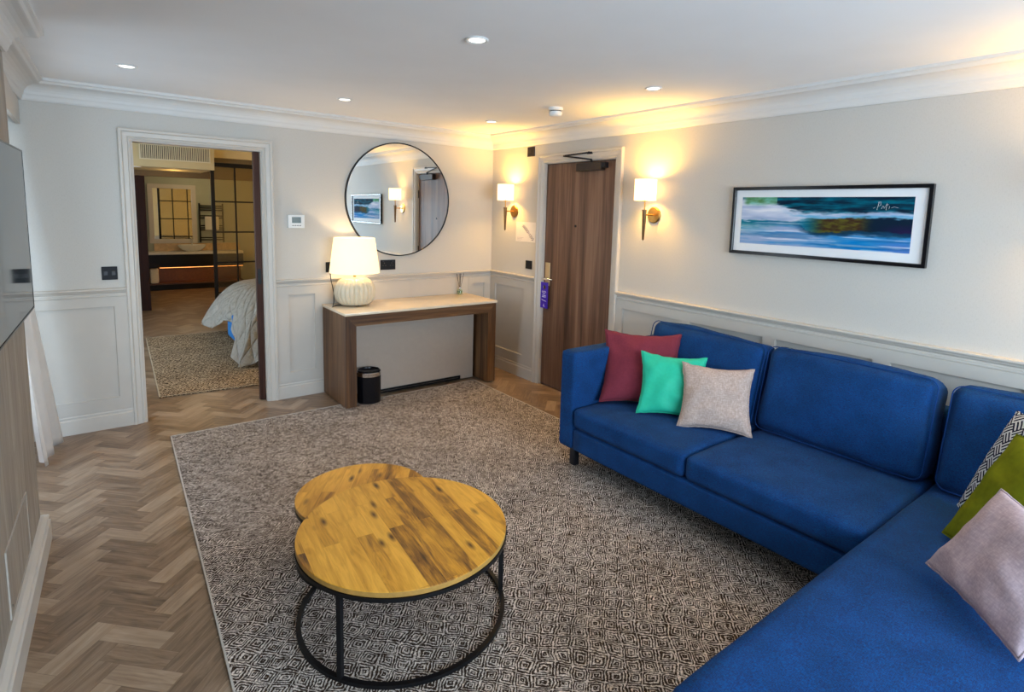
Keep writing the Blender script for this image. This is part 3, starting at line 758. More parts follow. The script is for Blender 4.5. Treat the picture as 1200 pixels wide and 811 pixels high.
# ---------------------------------------------------------------- wall sconces
def sconce():
    T = thing('wall_sconce', '', 'wall lamp', (0, 0, 1.617), -PI/2, 'brass wall sconces')
    bm = BM(); lathe(bm, [(.060, 0), (.060, .006), (.054, .012), (.020, .016), (.012, .017)], 40); bm.transform(Matrix.Rotation(PI/2, 4, 'X')); obj('back_plate', bm, M['brass'], T, True, 35)
    bm = BM(); tube(bm, [(0, -.012, 0), (0, -.10, 0)], .006, 12); obj('arm', bm, M['brass'], T, True, 40)
    bm = BM(); lathe(bm, [(.0045, -.185), (.008, -.178), (.017, .022), (.019, .030), (.019, .036), (.0, .036)], 24, (0, -.112, 0)); obj('tapered_stem', bm, M['bronzestem'], T, True, 35)
    bm = BM(); tube(bm, [(0, -.112, .03), (0, -.112, .118)], .0055, 12); lathe(bm, [(.021, .096), (.021, .101), (0, .101)], 20, (0, -.112, 0)); obj('rod', bm, M['brass'], T, True, 40)
    bm = BM(); lathe(bm, [(.079, .104), (.079, .254), (.0775, .254), (.0775, .104), (.079, .104)], 48, (0, -.112, 0), cap=False); bmesh.ops.remove_doubles(bm, verts=bm.verts, dist=1e-6); obj('lamp_shade', bm, M['sconceshade'], T, True, 40)
    bm = BM(); bmesh.ops.create_uvsphere(bm, u_segments=16, v_segments=10, radius=.018, matrix=Matrix.Translation((0, -.112, .140))); obj('bulb', bm, M['bulb'], T, True)
    return T
M['bronzestem'] = plain('bronze_stem', (.22, .13, .06, 1), .35, .8, vary=.1)
M['bulb'] = emissive('warm_bulb', (1, .72, .36, 1), 25.0)
def scm(y): return Matrix.Translation((0, y, 1.617)) @ Matrix.Rotation(-PI/2, 4, 'Z')
S1 = sconce(); place(S1, mat=scm(-.385)); S1['label'] = 'brass wall sconce with drum shade in the corner left of the entry door'
dup(S1, scm(-2.105), 'brass wall sconce with drum shade between entry door and framed picture')
dup(S1, scm(-4.50), 'brass wall sconce on the far side of the framed picture, seen in the mirror')
WARM = (1.0, .54, .09)
def point(name, loc, e, c, r=.03):
    l = bpy.data.lights.new(name, 'POINT'); l.energy = e; l.color = c; l.shadow_soft_size = r; o = bpy.data.objects.new(name, l); COL.objects.link(o); o.location = loc; return o
for y in (-.385, -2.105, -4.50): point('sconce_light', (-.112, y, 1.617+.192), 33, WARM, .055)

# ---------------------------------------------------------------- ceiling fittings
def downlight():
    T = thing('downlight', '', 'ceiling light', (0, 0, H), 0, 'recessed ceiling downlights')
    bm = BM(); lathe(bm, [(.034, .0), (.050, -.001), (.052, -.005), (.046, -.009), (.036, -.005), (.034, 0)], 40, cap=False); bmesh.ops.remove_doubles(bm, verts=bm.verts, dist=1e-6); obj('trim_ring', bm, M['white'], T, True, 40)
    bm = BM(); lathe(bm, [(.035, -.001), (.035, -.004), (.0, -.0045)], 32); obj('lens', bm, M['lampdisc'], T, True, 40)
    return T
DL = [(-3.110, -.895, 'ceiling downlight nearest the bedroom doorway, top left of the room'), (-1.933, -2.652, 'ceiling downlight over the middle of the room, largest in view'),
      (-1.858, -.854, 'ceiling downlight in front of the round mirror'), (-.594, -.821, 'ceiling downlight nearest the corner sconce'), (-.640, -2.57, 'ceiling downlight in front of the second sconce and entry door')]
d0 = downlight()
for i, (x, y, lab) in enumerate(DL):
    mm = Matrix.Translation((x, y, H))
    if i == 0: place(d0, mat=mm); d0['label'] = lab
    else: dup(d0, mm, lab)
    l = bpy.data.lights.new('downlight_beam', 'SPOT'); l.energy = 16; l.color = (1, .66, .34); l.spot_size = math.radians(95); l.spot_blend = .8; l.shadow_soft_size = .04
    o = bpy.data.objects.new('downlight_beam', l); COL.objects.link(o); o.location = (x, y, H-.02)
T = thing('smoke_detector', 'white smoke detector on the ceiling above the entry door', 'smoke detector', (-.62, -1.67, H))
bm = BM(); lathe(bm, [(.052, 0), (.052, -.016), (.048, -.020)], 36); obj('mounting_base', bm, M['white'], T, True, 35)
bm = BM(); lathe(bm, [(.040, -.020), (.040, -.026), (.046, -.028), (.046, -.044), (.040, -.056), (.030, -.062), (0, -.063)], 36); obj('sensor_head', bm, M['white'], T, True, 35)
bm = BM(); lathe(bm, [(.0405, -.021), (.0405, -.026)], 36); obj('vent_gap', bm, M['grilledark'], T)

# ---------------------------------------------------------------- television, hatch, curtain
tdir = math.atan2(mwall(-2.6)-mwall(-1.75), -2.6+1.75)      # skew of the media wall
ang = math.atan2(-3.565+3.53, -2.6+1.745)
c0 = Vector((-3.53, -1.745, 0)); dv = Vector((-.0425, -.9991, 0)).normalized(); nv = Vector((dv.y, -dv.x, 0)); nv = Vector((1, -.043, 0)).normalized()
TW, TZ0, TZ1 = 1.14, 1.158, 1.805
tm = Matrix((dv, nv, Vector((0, 0, 1)))).transposed().to_4x4(); tm.translation = c0+dv*(TW/2)+Vector((0, 0, TZ0))
T = thing('television', 'wall mounted flat television with thin black bezel on the grey timber wall', 'television', mat=tm)
hgt = TZ1-TZ0
bm = BM(); box(bm, (-TW/2+.006, -.001, .010), (TW/2-.006, 0.0, hgt-.006)); obj('screen', bm, M['tv'], T)
bm = BM(); sweep(bm, [(-TW/2, 0), (TW/2, 0), (TW/2, hgt), (-TW/2, hgt)], [(0, -.030), (0, .001), (.006, .001), (.006, -.030)], lambda x, y, h: (x, h, y), True)
box(bm, (-TW/2+.006, -.030, .006), (TW/2-.006, -.002, hgt-.006)); obj('casing', bm, M['blackgloss'], T)
bm = BM(); box(bm, (-.2, -.058, .2), (.2, -.030, .45)); obj('wall_bracket', bm, M['black'], T)
# access hatch
hm = Matrix((Vector((.046, 1, 0)).normalized(), Vector((-1, .046, 0)).normalized(), Vector((0, 0, 1)))).transposed().to_4x4()
hm.translation = Vector((mwall(-2.12), -2.12, 0))
T = thing('access_hatch', 'flush rectangular hatch cut into the grey timber wall above the baseboard', 'hatch', mat=Matrix.Translation((0, 0, .165)) @ hm)
bm = BM(); box(bm, (-.245, -.003, 0), (.245, -.0002, .245), .001, 1); obj('hatch_panel', bm, M['media'], T)
bm = BM(); disc(bm, (-.21, -.003, .03), .004, '-Y', .001, 12); obj('key_hole', bm, M['black'], T)
bm = BM(); sweep(bm, [(-.245, 0), (.245, 0), (.245, .245), (-.245, .245)], [(0, 0), (0, -.0045), (-.003, -.0045), (-.003, 0)], lambda x, y, h: (x, h, y), True); obj('hatch_bead', bm, plain('pale_bead', (.42, .38, .33, 1), .5), T)

def curtain():
    bm = BM(); nu, nz = 90, 40; vs = []
    for j in range(nz+1):
        z = .02+(2.17-.02)*j/nz; t = 1-j/nz; row = []
        for i in range(nu+1):
            s = i/nu; y = -.10-.42*s-.06*t
            x = -3.725+.030*math.sin(s*2*PI*2.2+.9)*(.5+.4*t)+.006*math.sin(s*23+z*3)+ (.165*t**1.35)*(1-.40*s)
            row.append(bm.verts.new((x, y, z)))
        vs.append(row)
    for j in range(nz):
        for i in range(nu): bm.faces.new((vs[j][i], vs[j][i+1], vs[j+1][i+1], vs[j+1][i]))
    r = bmesh.ops.solidify(bm, geom=list(bm.faces), thickness=.004)
    return bm
T = thing('curtain', 'long off-white curtain gathered beside the grey timber wall at the window', 'curtain', (-3.73, -.35, .02))
obj('drape', curtain(), M['curtain'], T, True, world=True)
bm = BM(); box(bm, (-3.80, YM+.02, 2.17), (-3.70, -.03, 2.19)); obj('curtain_track', bm, M['white'], T, world=True)

# ---------------------------------------------------------------- rug
def slab(pts, z0, z1, bev=.004):
    bm = BM(); b = [bm.verts.new((x, y, z0)) for x, y in pts]; t = [bm.verts.new((x, y, z1)) for x, y in pts]
    n = len(pts); bm.faces.new(t); bm.faces.new(b[::-1])
    for i in range(n): bm.faces.new((b[i], b[(i+1) % n], t[(i+1) % n], t[i]))
    return bm
T = thing('area_rug', 'large taupe rug with woven maze pattern under coffee tables, sofa and desk', 'rug', (-1.7, -2.6, 0))
RP = [(-3.10, -4.75), (-.46, -4.75), (-.475, -.444), (-2.952, -.432)]
obj('woven_pile', slab(RP, .0005, .011), M['rug'], T, world=True)
bm = BM(); sweep(bm, RP, [(.0, .0005), (.0, .0125), (.007, .0125), (.007, .0005)], xy, True); o = obj('edge_binding', bm, plain('rug_binding', (.50, .46, .41, 1), .95), T, world=True); o['label'] = 'pale bound edge'
RZ = .0125

# ---------------------------------------------------------------- console desk
DX0, DX1, DYF, DYB, DT = -1.763, -.322, -.564, -.035, .762
T = thing('console_desk', 'walnut console desk with pale stone top under the round mirror', 'desk', ((DX0+DX1)/2, (DYF+DYB)/2, 0))
def side(x0, x1):
    bm = BM(); ym = DYF
    box(bm, (x0, DYF, RZ if False else .0), (x1, DYB, DT-.0), .0012, 1); return bm
# left and right slab legs with mitred front rail
def mitre(x_out, x_in):
    bm = BM(); z0 = .0132; P = [(x_out, z0), (x_in, z0), (x_in, DT-.088), (x_out, DT)]
    f = [bm.verts.new((x, DYF, z)) for x, z in P]; b = [bm.verts.new((x, DYB, z)) for x, z in P]
    bm.faces.new(f); bm.faces.new(b[::-1])
    for i in range(4): bm.faces.new((f[i], f[(i+1) % 4], b[(i+1) % 4], b[i]))
    return bm
obj('side_panel', mitre(DX0, DX0+.088), M['desk'], T, world=True); obj('side_panel', mitre(DX1, DX1-.088), M['desk'], T, world=True)
bm = BM(); P = [(DX0+.0004, DT), (DX0+.0884, DT-.088), (DX1-.0884, DT-.088), (DX1-.0004, DT)]
f = [bm.verts.new((x, DYF, z)) for x, z in P]; b = [bm.verts.new((x, DYB, z)) for x, z in P]
bm.faces.new(f); bm.faces.new(b[::-1])
for i in range(4): bm.faces.new((f[i], f[(i+1) % 4], b[(i+1) % 4], b[i]))
obj('top_rail', bm, M['deskx'], T, world=True)
bm = BM(); box(bm, (DX0-.006, DYF-.008, DT+.0005), (DX1+.010, DYB+.008, .784), .0025); o = obj('desktop', bm, M['marble'], T, True, 30, world=True); o['label'] = 'cream stone top'
bm = BM(); box(bm, (DX0+.0885, -.352, .05), (DX1-.112, -.334, DT-.0885)); box(bm, (DX1-.25, -.352, .0132), (DX1-.112, -.334, .0498)); o = obj('modesty_panel', bm, M['greydesk'], T, world=True); o['label'] = 'grey back board'
bm = BM(); box(bm, (DX0+.10, -.362, .016), (DX1-.255, -.336, .050), .002); o = obj('cable_strip', bm, M['black'], T, world=True)
bm = BM(); box(bm, (DX0+.10, -.366, .030), (DX1-.28, -.3622, .037)); obj('metal_edge', bm, M['chrome'], o, world=True)
bm = BM(); disc(bm, (DX1-.20, -.353, .640), .008, '-Y', .006, 16); obj('cable_clip', bm, M['black'], T, world=True)

# ---------------------------------------------------------------- table lamp
LC = (-1.545, -.205, .7845)
T = thing('table_lamp', 'lit table lamp with ribbed cream ceramic base on the console desk', 'lamp', LC)
def ribs(r, z, a): return r*(1+.085*(abs(math.cos(a*12))**.7-.6)*min(1, r/.1))
prof = [(.080, .010), (.100, .012)]
for i in range(19):
    a = -1.02+(1.02+1.18)*i/18; prof.append((.166*math.cos(a)**.62 if math.cos(a) > 0 else .05, .118+.125*math.sin(a)))
prof += [(.060, .238), (.030, .242)]
bm = BM(); lathe(bm, prof, 256, fn=ribs); b_ = obj('lamp_base', bm, M['ceramic'], T, True, 60)
for k in range(3):
    bm = BM(); a = 2*PI*k/3+.4; lathe(bm, [(.014, 0), (.016, .012)], 16, (.078*math.cos(a), .078*math.sin(a), 0)); obj('foot', bm, M['bronze'], T)
bm = BM(); tube(bm, [(0, 0, .240), (0, 0, .345)], .011, 16); obj('lamp_neck', bm, M['brass'], T, True, 40)
bm = BM(); lathe(bm, [(.207, .280), (.168, .574), (.1665, .574), (.2055, .280), (.207, .280)], 72, cap=False); bmesh.ops.remove_doubles(bm, verts=bm.verts, dist=1e-6); obj('lamp_shade', bm, M['shade'], T, True, 40)
bm = BM(); bmesh.ops.create_uvsphere(bm, u_segments=20, v_segments=12, radius=.032, matrix=Matrix.Translation((0, 0, .385))); obj('bulb', bm, M['bulb'], T, True)
bm = BM()
for k in range(3):
    a = 2*PI*k/3; tube(bm, [(0, 0, .545), (.1665*math.cos(a), .1665*math.sin(a), .560)], .002, 6)
tube(bm, [(0, 0, .34), (0, 0, .548)], .003, 6); obj('shade_spider', bm, M['brass'], T)
bm = BM(); tube(bm, [(-.08, .04, .006), (-.15, .03, .004), (-.205, -.03, .004), (-.19, .00, .006), (-.165, .05, .03), (-.150, .085, .10), (-.155, .135, .20), (-.150, .185, .30)], .0035, 8); o = obj('power_cord', bm, M['black'], T, True)
point('lamp_light', (LC[0], LC[1], LC[2]+.43), 8.0, (1, .66, .32), .035)

# ---------------------------------------------------------------- reed diffuser
T = thing('reed_diffuser', 'small glass reed diffuser with green liquid and dark reeds on the desk', 'diffuser', (-.415, -.065, .7845))
bm = BM(); lathe(bm, [(.024, .0), (.027, .004), (.027, .040), (.020, .048), (.010, .052), (.010, .068), (.008, .068), (.008, .052), (.018, .046), (.0245, .038), (.0245, .006), (0, .005)], 28); obj('bottle', bm, M['bottle'], T, True, 50)
bm = BM(); lathe(bm, [(.0235, .0065), (.0235, .030), (0, .030)], 24); o = obj('oil', bm, M['oil'], T); o['label'] = 'green oil'
bm = BM(); lathe(bm, [(.0115, .056), (.0115, .069), (.0085, .069), (.0085, .056)], 20, cap=False); obj('neck_ring', bm, M['chrome'], T)
for dx, dy in ((-.042, -.01), (-.004, .008), (.002, -.012), (.010, .01), (.052, .012), (-.03, .014)):
    bm = BM(); tube(bm, [(-dx*.12, -dy*.12, .012), (dx, dy, .205)], .0018, 6); obj('reed', bm, M['black'], T)

# ---------------------------------------------------------------- waste bin
T = thing('waste_bin', 'small black round waste bin with chrome band beside the desk leg', 'bin', (-1.545, -.495, RZ+.0002))
bm = BM(); lathe(bm, [(.090, .006), (.095, .010), (.098, .262), (.094, .262), (.091, .02), (0, .018)], 48); obj('bin_body', bm, M['blackgloss'], T, True, 40)
bm = BM(); lathe(bm, [(.092, 0), (.096, .002), (.096, .010), (.092, .010)], 48); obj('base_ring', bm, M['chrome'], T, True, 40)
bm = BM(); lathe(bm, [(.0985, .232), (.1005, .234), (.1005, .264), (.0985, .266), (.0945, .266), (.0945, .263), (.0982, .263)], 48, cap=False); o = obj('rim_band', bm, M['chrome'], T, True, 40); o['label'] = 'chrome rim band'
def liner(r, z, a): return r*(1+.02*math.sin(a*9)+.015*math.sin(a*17+z*60))
bm = BM(); lathe(bm, [(.088, .263), (.0875, .276), (.084, .270), (.082, .22), (.080, .12), (0, .10)], 64, fn=liner); obj('bin_liner', bm, M['blackgloss'], T, True)

# ---------------------------------------------------------------- coffee tables
def ctable(label, c, r, h, legs, th=.022, ring=.93, turn=0, gap=None):
    T = thing('coffee_table', label, 'coffee table', (c[0], c[1], RZ), turn, 'nesting round coffee tables')
    bm = BM(); lathe(bm, [(r-.003, h-th), (r, h-th+.003), (r, h-.002), (r-.002, h)], 128)
    o = obj('tabletop', bm, [M['stave'], M['staveedge']], T, True, 30)
    for p in o.data.polygons:
        if abs(p.normal.z) < .5: p.material_index = 1
    rr = r*ring
    for z, nm in ((.0075, 'floor_ring'), (h-th-.008, 'top_ring')):
        if gap and nm == 'floor_ring':      # open C-shaped floor ring that lets the small table slide in
            a0, a1 = math.radians(gap[1]), math.radians(gap[0]+360); K_ = 110
            bm = BM(); rings = []
            for q_ in range(K_+1):
                a = a0+(a1-a0)*q_/K_; rings.append([bm.verts.new(((rr+o_)*math.cos(a), (rr+o_)*math.sin(a), z+h_)) for o_, h_ in ((-.009, -.0072), (.009, -.0072), (.009, .0072), (-.009, .0072))])
            for A_, B_ in zip(rings, rings[1:]):
                for q_ in range(4): bm.faces.new((A_[q_], A_[(q_+1) % 4], B_[(q_+1) % 4], B_[q_]))
            bm.faces.new(rings[0]); bm.faces.new(rings[-1][::-1]); obj(nm, bm, M['black'], T); continue
        bm = BM(); lathe(bm, [(rr-.009, z-.0072), (rr+.009, z-.0072), (rr+.009, z+.0072), (rr-.009, z+.0072), (rr-.009, z-.0072)], 128, cap=False); bmesh.ops.remove_doubles(bm, verts=bm.verts, dist=1e-6); obj(nm, bm, M['black'], T)
    for a in legs:
        a = math.radians(a); bm = BM(); box(bm, (-.009, -.009, .0148), (.009, .009, h-th-.0154), .001, 1)
        bm.transform(Matrix.Translation((rr*math.cos(a), rr*math.sin(a), 0)) @ Matrix.Rotation(a, 4, 'Z')); obj('leg', bm, M['black'], T)
    return T
ctable('larger round coffee table, wood stave top on black ring frame, nearest the camera', (-2.398, -2.900), .406, .352, (212, 337, 43), ring=.985, gap=(44.5, 131.2))
ctable('smaller round coffee table tucked partly under the larger one', (-2.388, -2.458), .296, .298, (230, 350, 115), ring=.97, turn=math.radians(-28))

# ---------------------------------------------------------------- sofa
def softbox(a, b, r, puff=(0, 0, 0), n=14, wob=.0, seed=0, pinch=0.0):
    """rounded box between corners a and b, faces swelling by puff[axis] metres"""
    a, b = Vector(a), Vector(b); c = (a+b)/2; s = (b-a)/2; bm = BM()
    bmesh.ops.create_cube(bm, size=2.0); bmesh.ops.subdivide_edges(bm, edges=bm.edges, cuts=n, use_grid_fill=True)
    for v in bm.verts:
        p = v.co.copy()
        # push subdivision towards the edges so the rounding has vertices
        q = Vector([math.copysign(1-(1-abs(t))**1.45, t) if abs(t) < 1 else t for t in p])
        w = Vector((q.x*s.x, q.y*s.y, q.z*s.z)); inner = Vector([max(-(s[k]-r), min(s[k]-r, w[k])) for k in range(3)])
        d = w-inner
        if d.length > 1e-9:
            nn = d.normalized(); w = inner+nn*r if d.length > r*.999 or sum(1 for k in range(3) if abs(abs(p[k])-1) < 1e-6) else inner+nn*min(d.length, r)
        fx, fy, fz = [(1-t*t) for t in q]
        fx, fy, fz = [max(0, t)**.6 for t in (fx, fy, fz)]
        w.x += puff[0]*q.x*fy*fz; w.y += puff[1]*q.y*fx*fz; w.z += puff[2]*q.z*fx*fy
        if wob: w += Vector((noise.noise(w*5+Vector((seed, 0, 0))), noise.noise(w*5+Vector((0, seed, 3))), noise.noise(w*5+Vector((7, 0, seed)))))*wob
        v.co = w+c
    return bm
def rrect(cx, cy, hx, hy, r, n=6):
    pts = []
    for qx, qy, a0 in ((1, 1, 0), (-1, 1, PI/2), (-1, -1, PI), (1, -1, 1.5*PI)):
        for i in range(n+1):
            a = a0+PI/2*i/n; pts.append((cx+qx*(hx-r)+r*math.cos(a), cy+qy*(hy-r)+r*math.sin(a)))
    return pts
SX = -1.0; SY0 = -2.248; SY1 = -4.062; SY2 = -5.05; SB = .142; SS = .288; ST = .415
T = thing('corner_sofa', 'blue fabric corner sofa with chaise along the right wall under the picture', 'sofa', (-.55, -3.6, RZ))
def part(name, bm, mat='sofa', parent=None, **k):
    return obj(name, bm, M[mat], parent or T, True, world=True, **k)
part('arm', softbox((SX-.004, SY0-.128, SB), (-.06, SY0, .762), .022, (0, .004, 0), n=10))
part('arm', softbox((SX+.30, SY2-.128, SB), (-.06, SY2, .762), .022, (0, .004, 0), n=10))
part('seat_base', softbox((SX, SY1, SB), (-.10, SY0-.130, SS-.006), .014, n=8))
part('chaise_base', softbox((-2.225, SY2, SB), (-.10, SY1-.002, SS-.006), .014, n=8))
part('back_frame', softbox((-.17, SY2+.002, SS-.004), (-.06, SY0-.130, .742), .03, n=10))
ymid = -3.206
part('seat_cushion', softbox((SX-.012, ymid+.001, SS), (-.18, SY0-.132, ST+.004), .035, (.004, 0, .016), n=16, wob=.003, seed=1))
part('seat_cushion', softbox((SX-.012, SY1+.016, SS), (-.18, ymid-.001, ST+.004), .035, (.004, 0, .016), n=16, wob=.003, seed=2))
part('chaise_cushion', softbox((-2.235, SY2+.002, SS), (-.18, SY1+.012, ST+.004), .035, (.004, 0, .012), n=18, wob=.003, seed=3))
def backcush(y0, y1, seed, roll=0):
    """leaning back cushion spanning y0..y1 (y0 > y1)"""
    w = (y0-y1)/2; bm = softbox((-w, -.085, 0), (w, .085, .478), .055, (.004, .045, .014), n=18, wob=.016, seed=seed)
    pp = BM(); loop = rrect(0, .239, w-.004, .234, .045, 8)
    tube(pp, [(x, -.079, z) for x, z in loop], .0028, 6, closed=True)
    mt = Matrix.Translation((-.325, (y0+y1)/2, ST+.008)) @ Matrix.Rotation(-PI/2, 4, 'Z') @ Matrix.Rotation(math.radians(-13), 4, 'X') @ Matrix.Rotation(roll, 4, 'Y')
    bm.transform(mt); pp.transform(mt)
    c = part('back_cushion', bm); part('piping', pp, 'sofaseam', c)
backcush(-2.385, -3.205, 11, .018); backcush(-3.222, -4.040, 12); backcush(-4.085, -4.92, 13)
for x, y in ((-.925, -2.325), (-.20, -2.325), (-.93, -3.9), (-2.15, -4.14), (-2.15, -4.98), (-.20, -4.98)):
    bm = BM(); box(bm, (x-.022, y-.022, RZ), (x+.022, y+.022, SB+.002), .003); part('leg', bm, 'navyleg')

# ---------------------------------------------------------------- scatter cushions
def pillow(name, label, mat, pos, az, tilt, roll, w, h, th=.075, seed=0, edge=None, ear=.10, zlift=0):
    X = Vector((math.cos(az), math.sin(az), 0)); Nh = Vector((math.sin(az), -math.cos(az), 0))
    Y = Vector((0, 0, 1))*math.cos(tilt)-Nh*math.sin(tilt); X2 = X*math.cos(roll)+Y*math.sin(roll); Y2 = -X*math.sin(roll)+Y*math.cos(roll); Z2 = X2.cross(Y2)
    mt = Matrix((X2, Y2, Z2)).transposed().to_4x4(); mt.translation = Vector(pos)+Vector((0, 0, zlift))
    n = 44; bm = BM(); g = {}
    for side in (1, -1):
        for j in range(n+1):
            for i in range(n+1):
                u = -1+2*i/n; v = -1+2*j/n
                u2 = math.copysign(abs(u)**.85, u); v2 = math.copysign(abs(v)**.85, v)
                ru = 1-ear*(1-v2*v2)**1.0; rv = 1-ear*(1-u2*u2)**1.0
                x = w/2*u2*ru; y = h/2*v2*rv
                e = max(0, (1-u2**2))*max(0, (1-v2**2)); t = th*e**.42
                wr = noise.noise(Vector((u2*2.3+seed, v2*2.3, side*4)))*.012*min(1, e*6)
                rad = noise.noise(Vector((math.atan2(v2, u2)*3.0, seed, side*2)))*.006*(1-e)*min(1, e*12)
                edgej = noise.noise(Vector((u2*5, v2*5, seed)))*.004*(1-min(1, e*8))
                z = side*(t+(wr+rad if e > 0 else 0))
                if e <= 1e-9:
                    z = 0
                    if side == -1: g[(side, i, j)] = g[(1, i, j)]; continue
                g[(side, i, j)] = bm.verts.new((x+edgej, y+edgej, z+edgej*.6))
    for side in (1, -1):
        for j in range(n):
            for i in range(n):
                q = [g[(side, i, j)], g[(side, i+1, j)], g[(side, i+1, j+1)], g[(side, i, j+1)]]
                if side < 0: q = q[::-1]
                bm.faces.new(q)
    T = thing(name, label, 'cushion', mat=mt, group=None)
    obj('cover', bm, M[mat], T, True)
    # seam around the rim
    sm = BM(); pts = []
    for k in range(4*28):
        q, s = divmod(k, 28); s = -1+2*s/28
        u, v = ((s, -1), (1, s), (-s, 1), (-1, -s))[q]
        u2 = math.copysign(abs(u)**.85, u); v2 = math.copysign(abs(v)**.85, v); ru = 1-ear*(1-v2*v2); rv = 1-ear*(1-u2*u2)
        e = noise.noise(Vector((u2*5, v2*5, seed)))*.004
        pts.append((w/2*u2*ru+e, h/2*v2*rv+e, e*.6))
    tube(sm, pts, .0035, 6, closed=True); obj('seam', sm, M[edge or mat], T, True)
    return T
D = math.radians
pillow('scatter_cushion', 'plum cushion in the sofa corner against the arm', 'plum', (-.585, -2.545, .650), D(-50), D(30), 0, .49, .48, .068, 1, ear=.12)
pillow('scatter_cushion', 'shiny mint green cushion between the plum and beige ones', 'green', (-.600, -2.800, .605), D(-50), D(26), D(-2), .39, .38, .055, 2, ear=.13)
pillow('scatter_cushion', 'beige woven cushion leaning on the sofa back in front of the green one', 'beige', (-.545, -3.065, .590), D(-57), D(32), 0, .40, .39, .06, 3, ear=.13)
pillow('scatter_cushion', 'navy and white key pattern cushion at the chaise end of the sofa', 'key', (-.600, -4.42, .650), D(-137), D(22), 0, .46, .46, .055, 4, ear=.03)
pillow('scatter_cushion', 'olive green velvet cushion in front of the navy patterned one', 'olive', (-.865, -4.50, .640), D(-128), D(30), 0, .49, .46, .06, 5, ear=.03)
pillow('scatter_cushion', 'pale pink woven cushion on the chaise, frontmost of the right-hand cushions', 'pink', (-1.200, -4.500, .600), D(-135), D(35), 0, .43, .35, .058, 6, ear=.07)

# ---------------------------------------------------------------- bedroom
T = thing('area_rug', 'brown and cream rug on the bedroom floor seen through the doorway', 'rug', (-1.6, 1.8, 0))
RB = [(-2.93, .54), (-.4, .34), (-.4, 3.0), (-2.84, 3.03)]
obj('woven_pile', slab(RB, .0005, .010), M['bedrug'], T, world=True)
bm = BM(); sweep(bm, RB, [(0, .0005), (0, .011), (.008, .011), (.008, .0005)], xy, True); obj('edge_binding', bm, plain('bedrug_binding', (.5, .4, .27, 1), .95), T, world=True)
BX, BY0, BY1, BZ = -2.02, 1.42, 2.88, .62
T = thing('bed', 'bed with cream quilted cover and blue sheet beyond the doorway', 'bed', (-1.0, 2.08, 0))
bm = BM(); box(bm, (BX+.10, BY0+.05, .06), (.05, BY1-.05, .32), .01); obj('bed_base', bm, M['darkcab'], T, world=True)
obj('mattress', softbox((BX+.03, BY0+.02, .321), (.05, BY1-.02, .58), .05, n=8), M['towel'], T, True, world=True)
for x, y in ((BX+.16, BY0+.10), (BX+.2, BY1-.12), (-.1, BY0+.12), (-.1, BY1-.12)):
    bm = BM(); lathe(bm, [(.03, .0105), (.03, .06)], 16, (x, y, 0)); obj('leg', bm, M['chrome'], T, world=True)
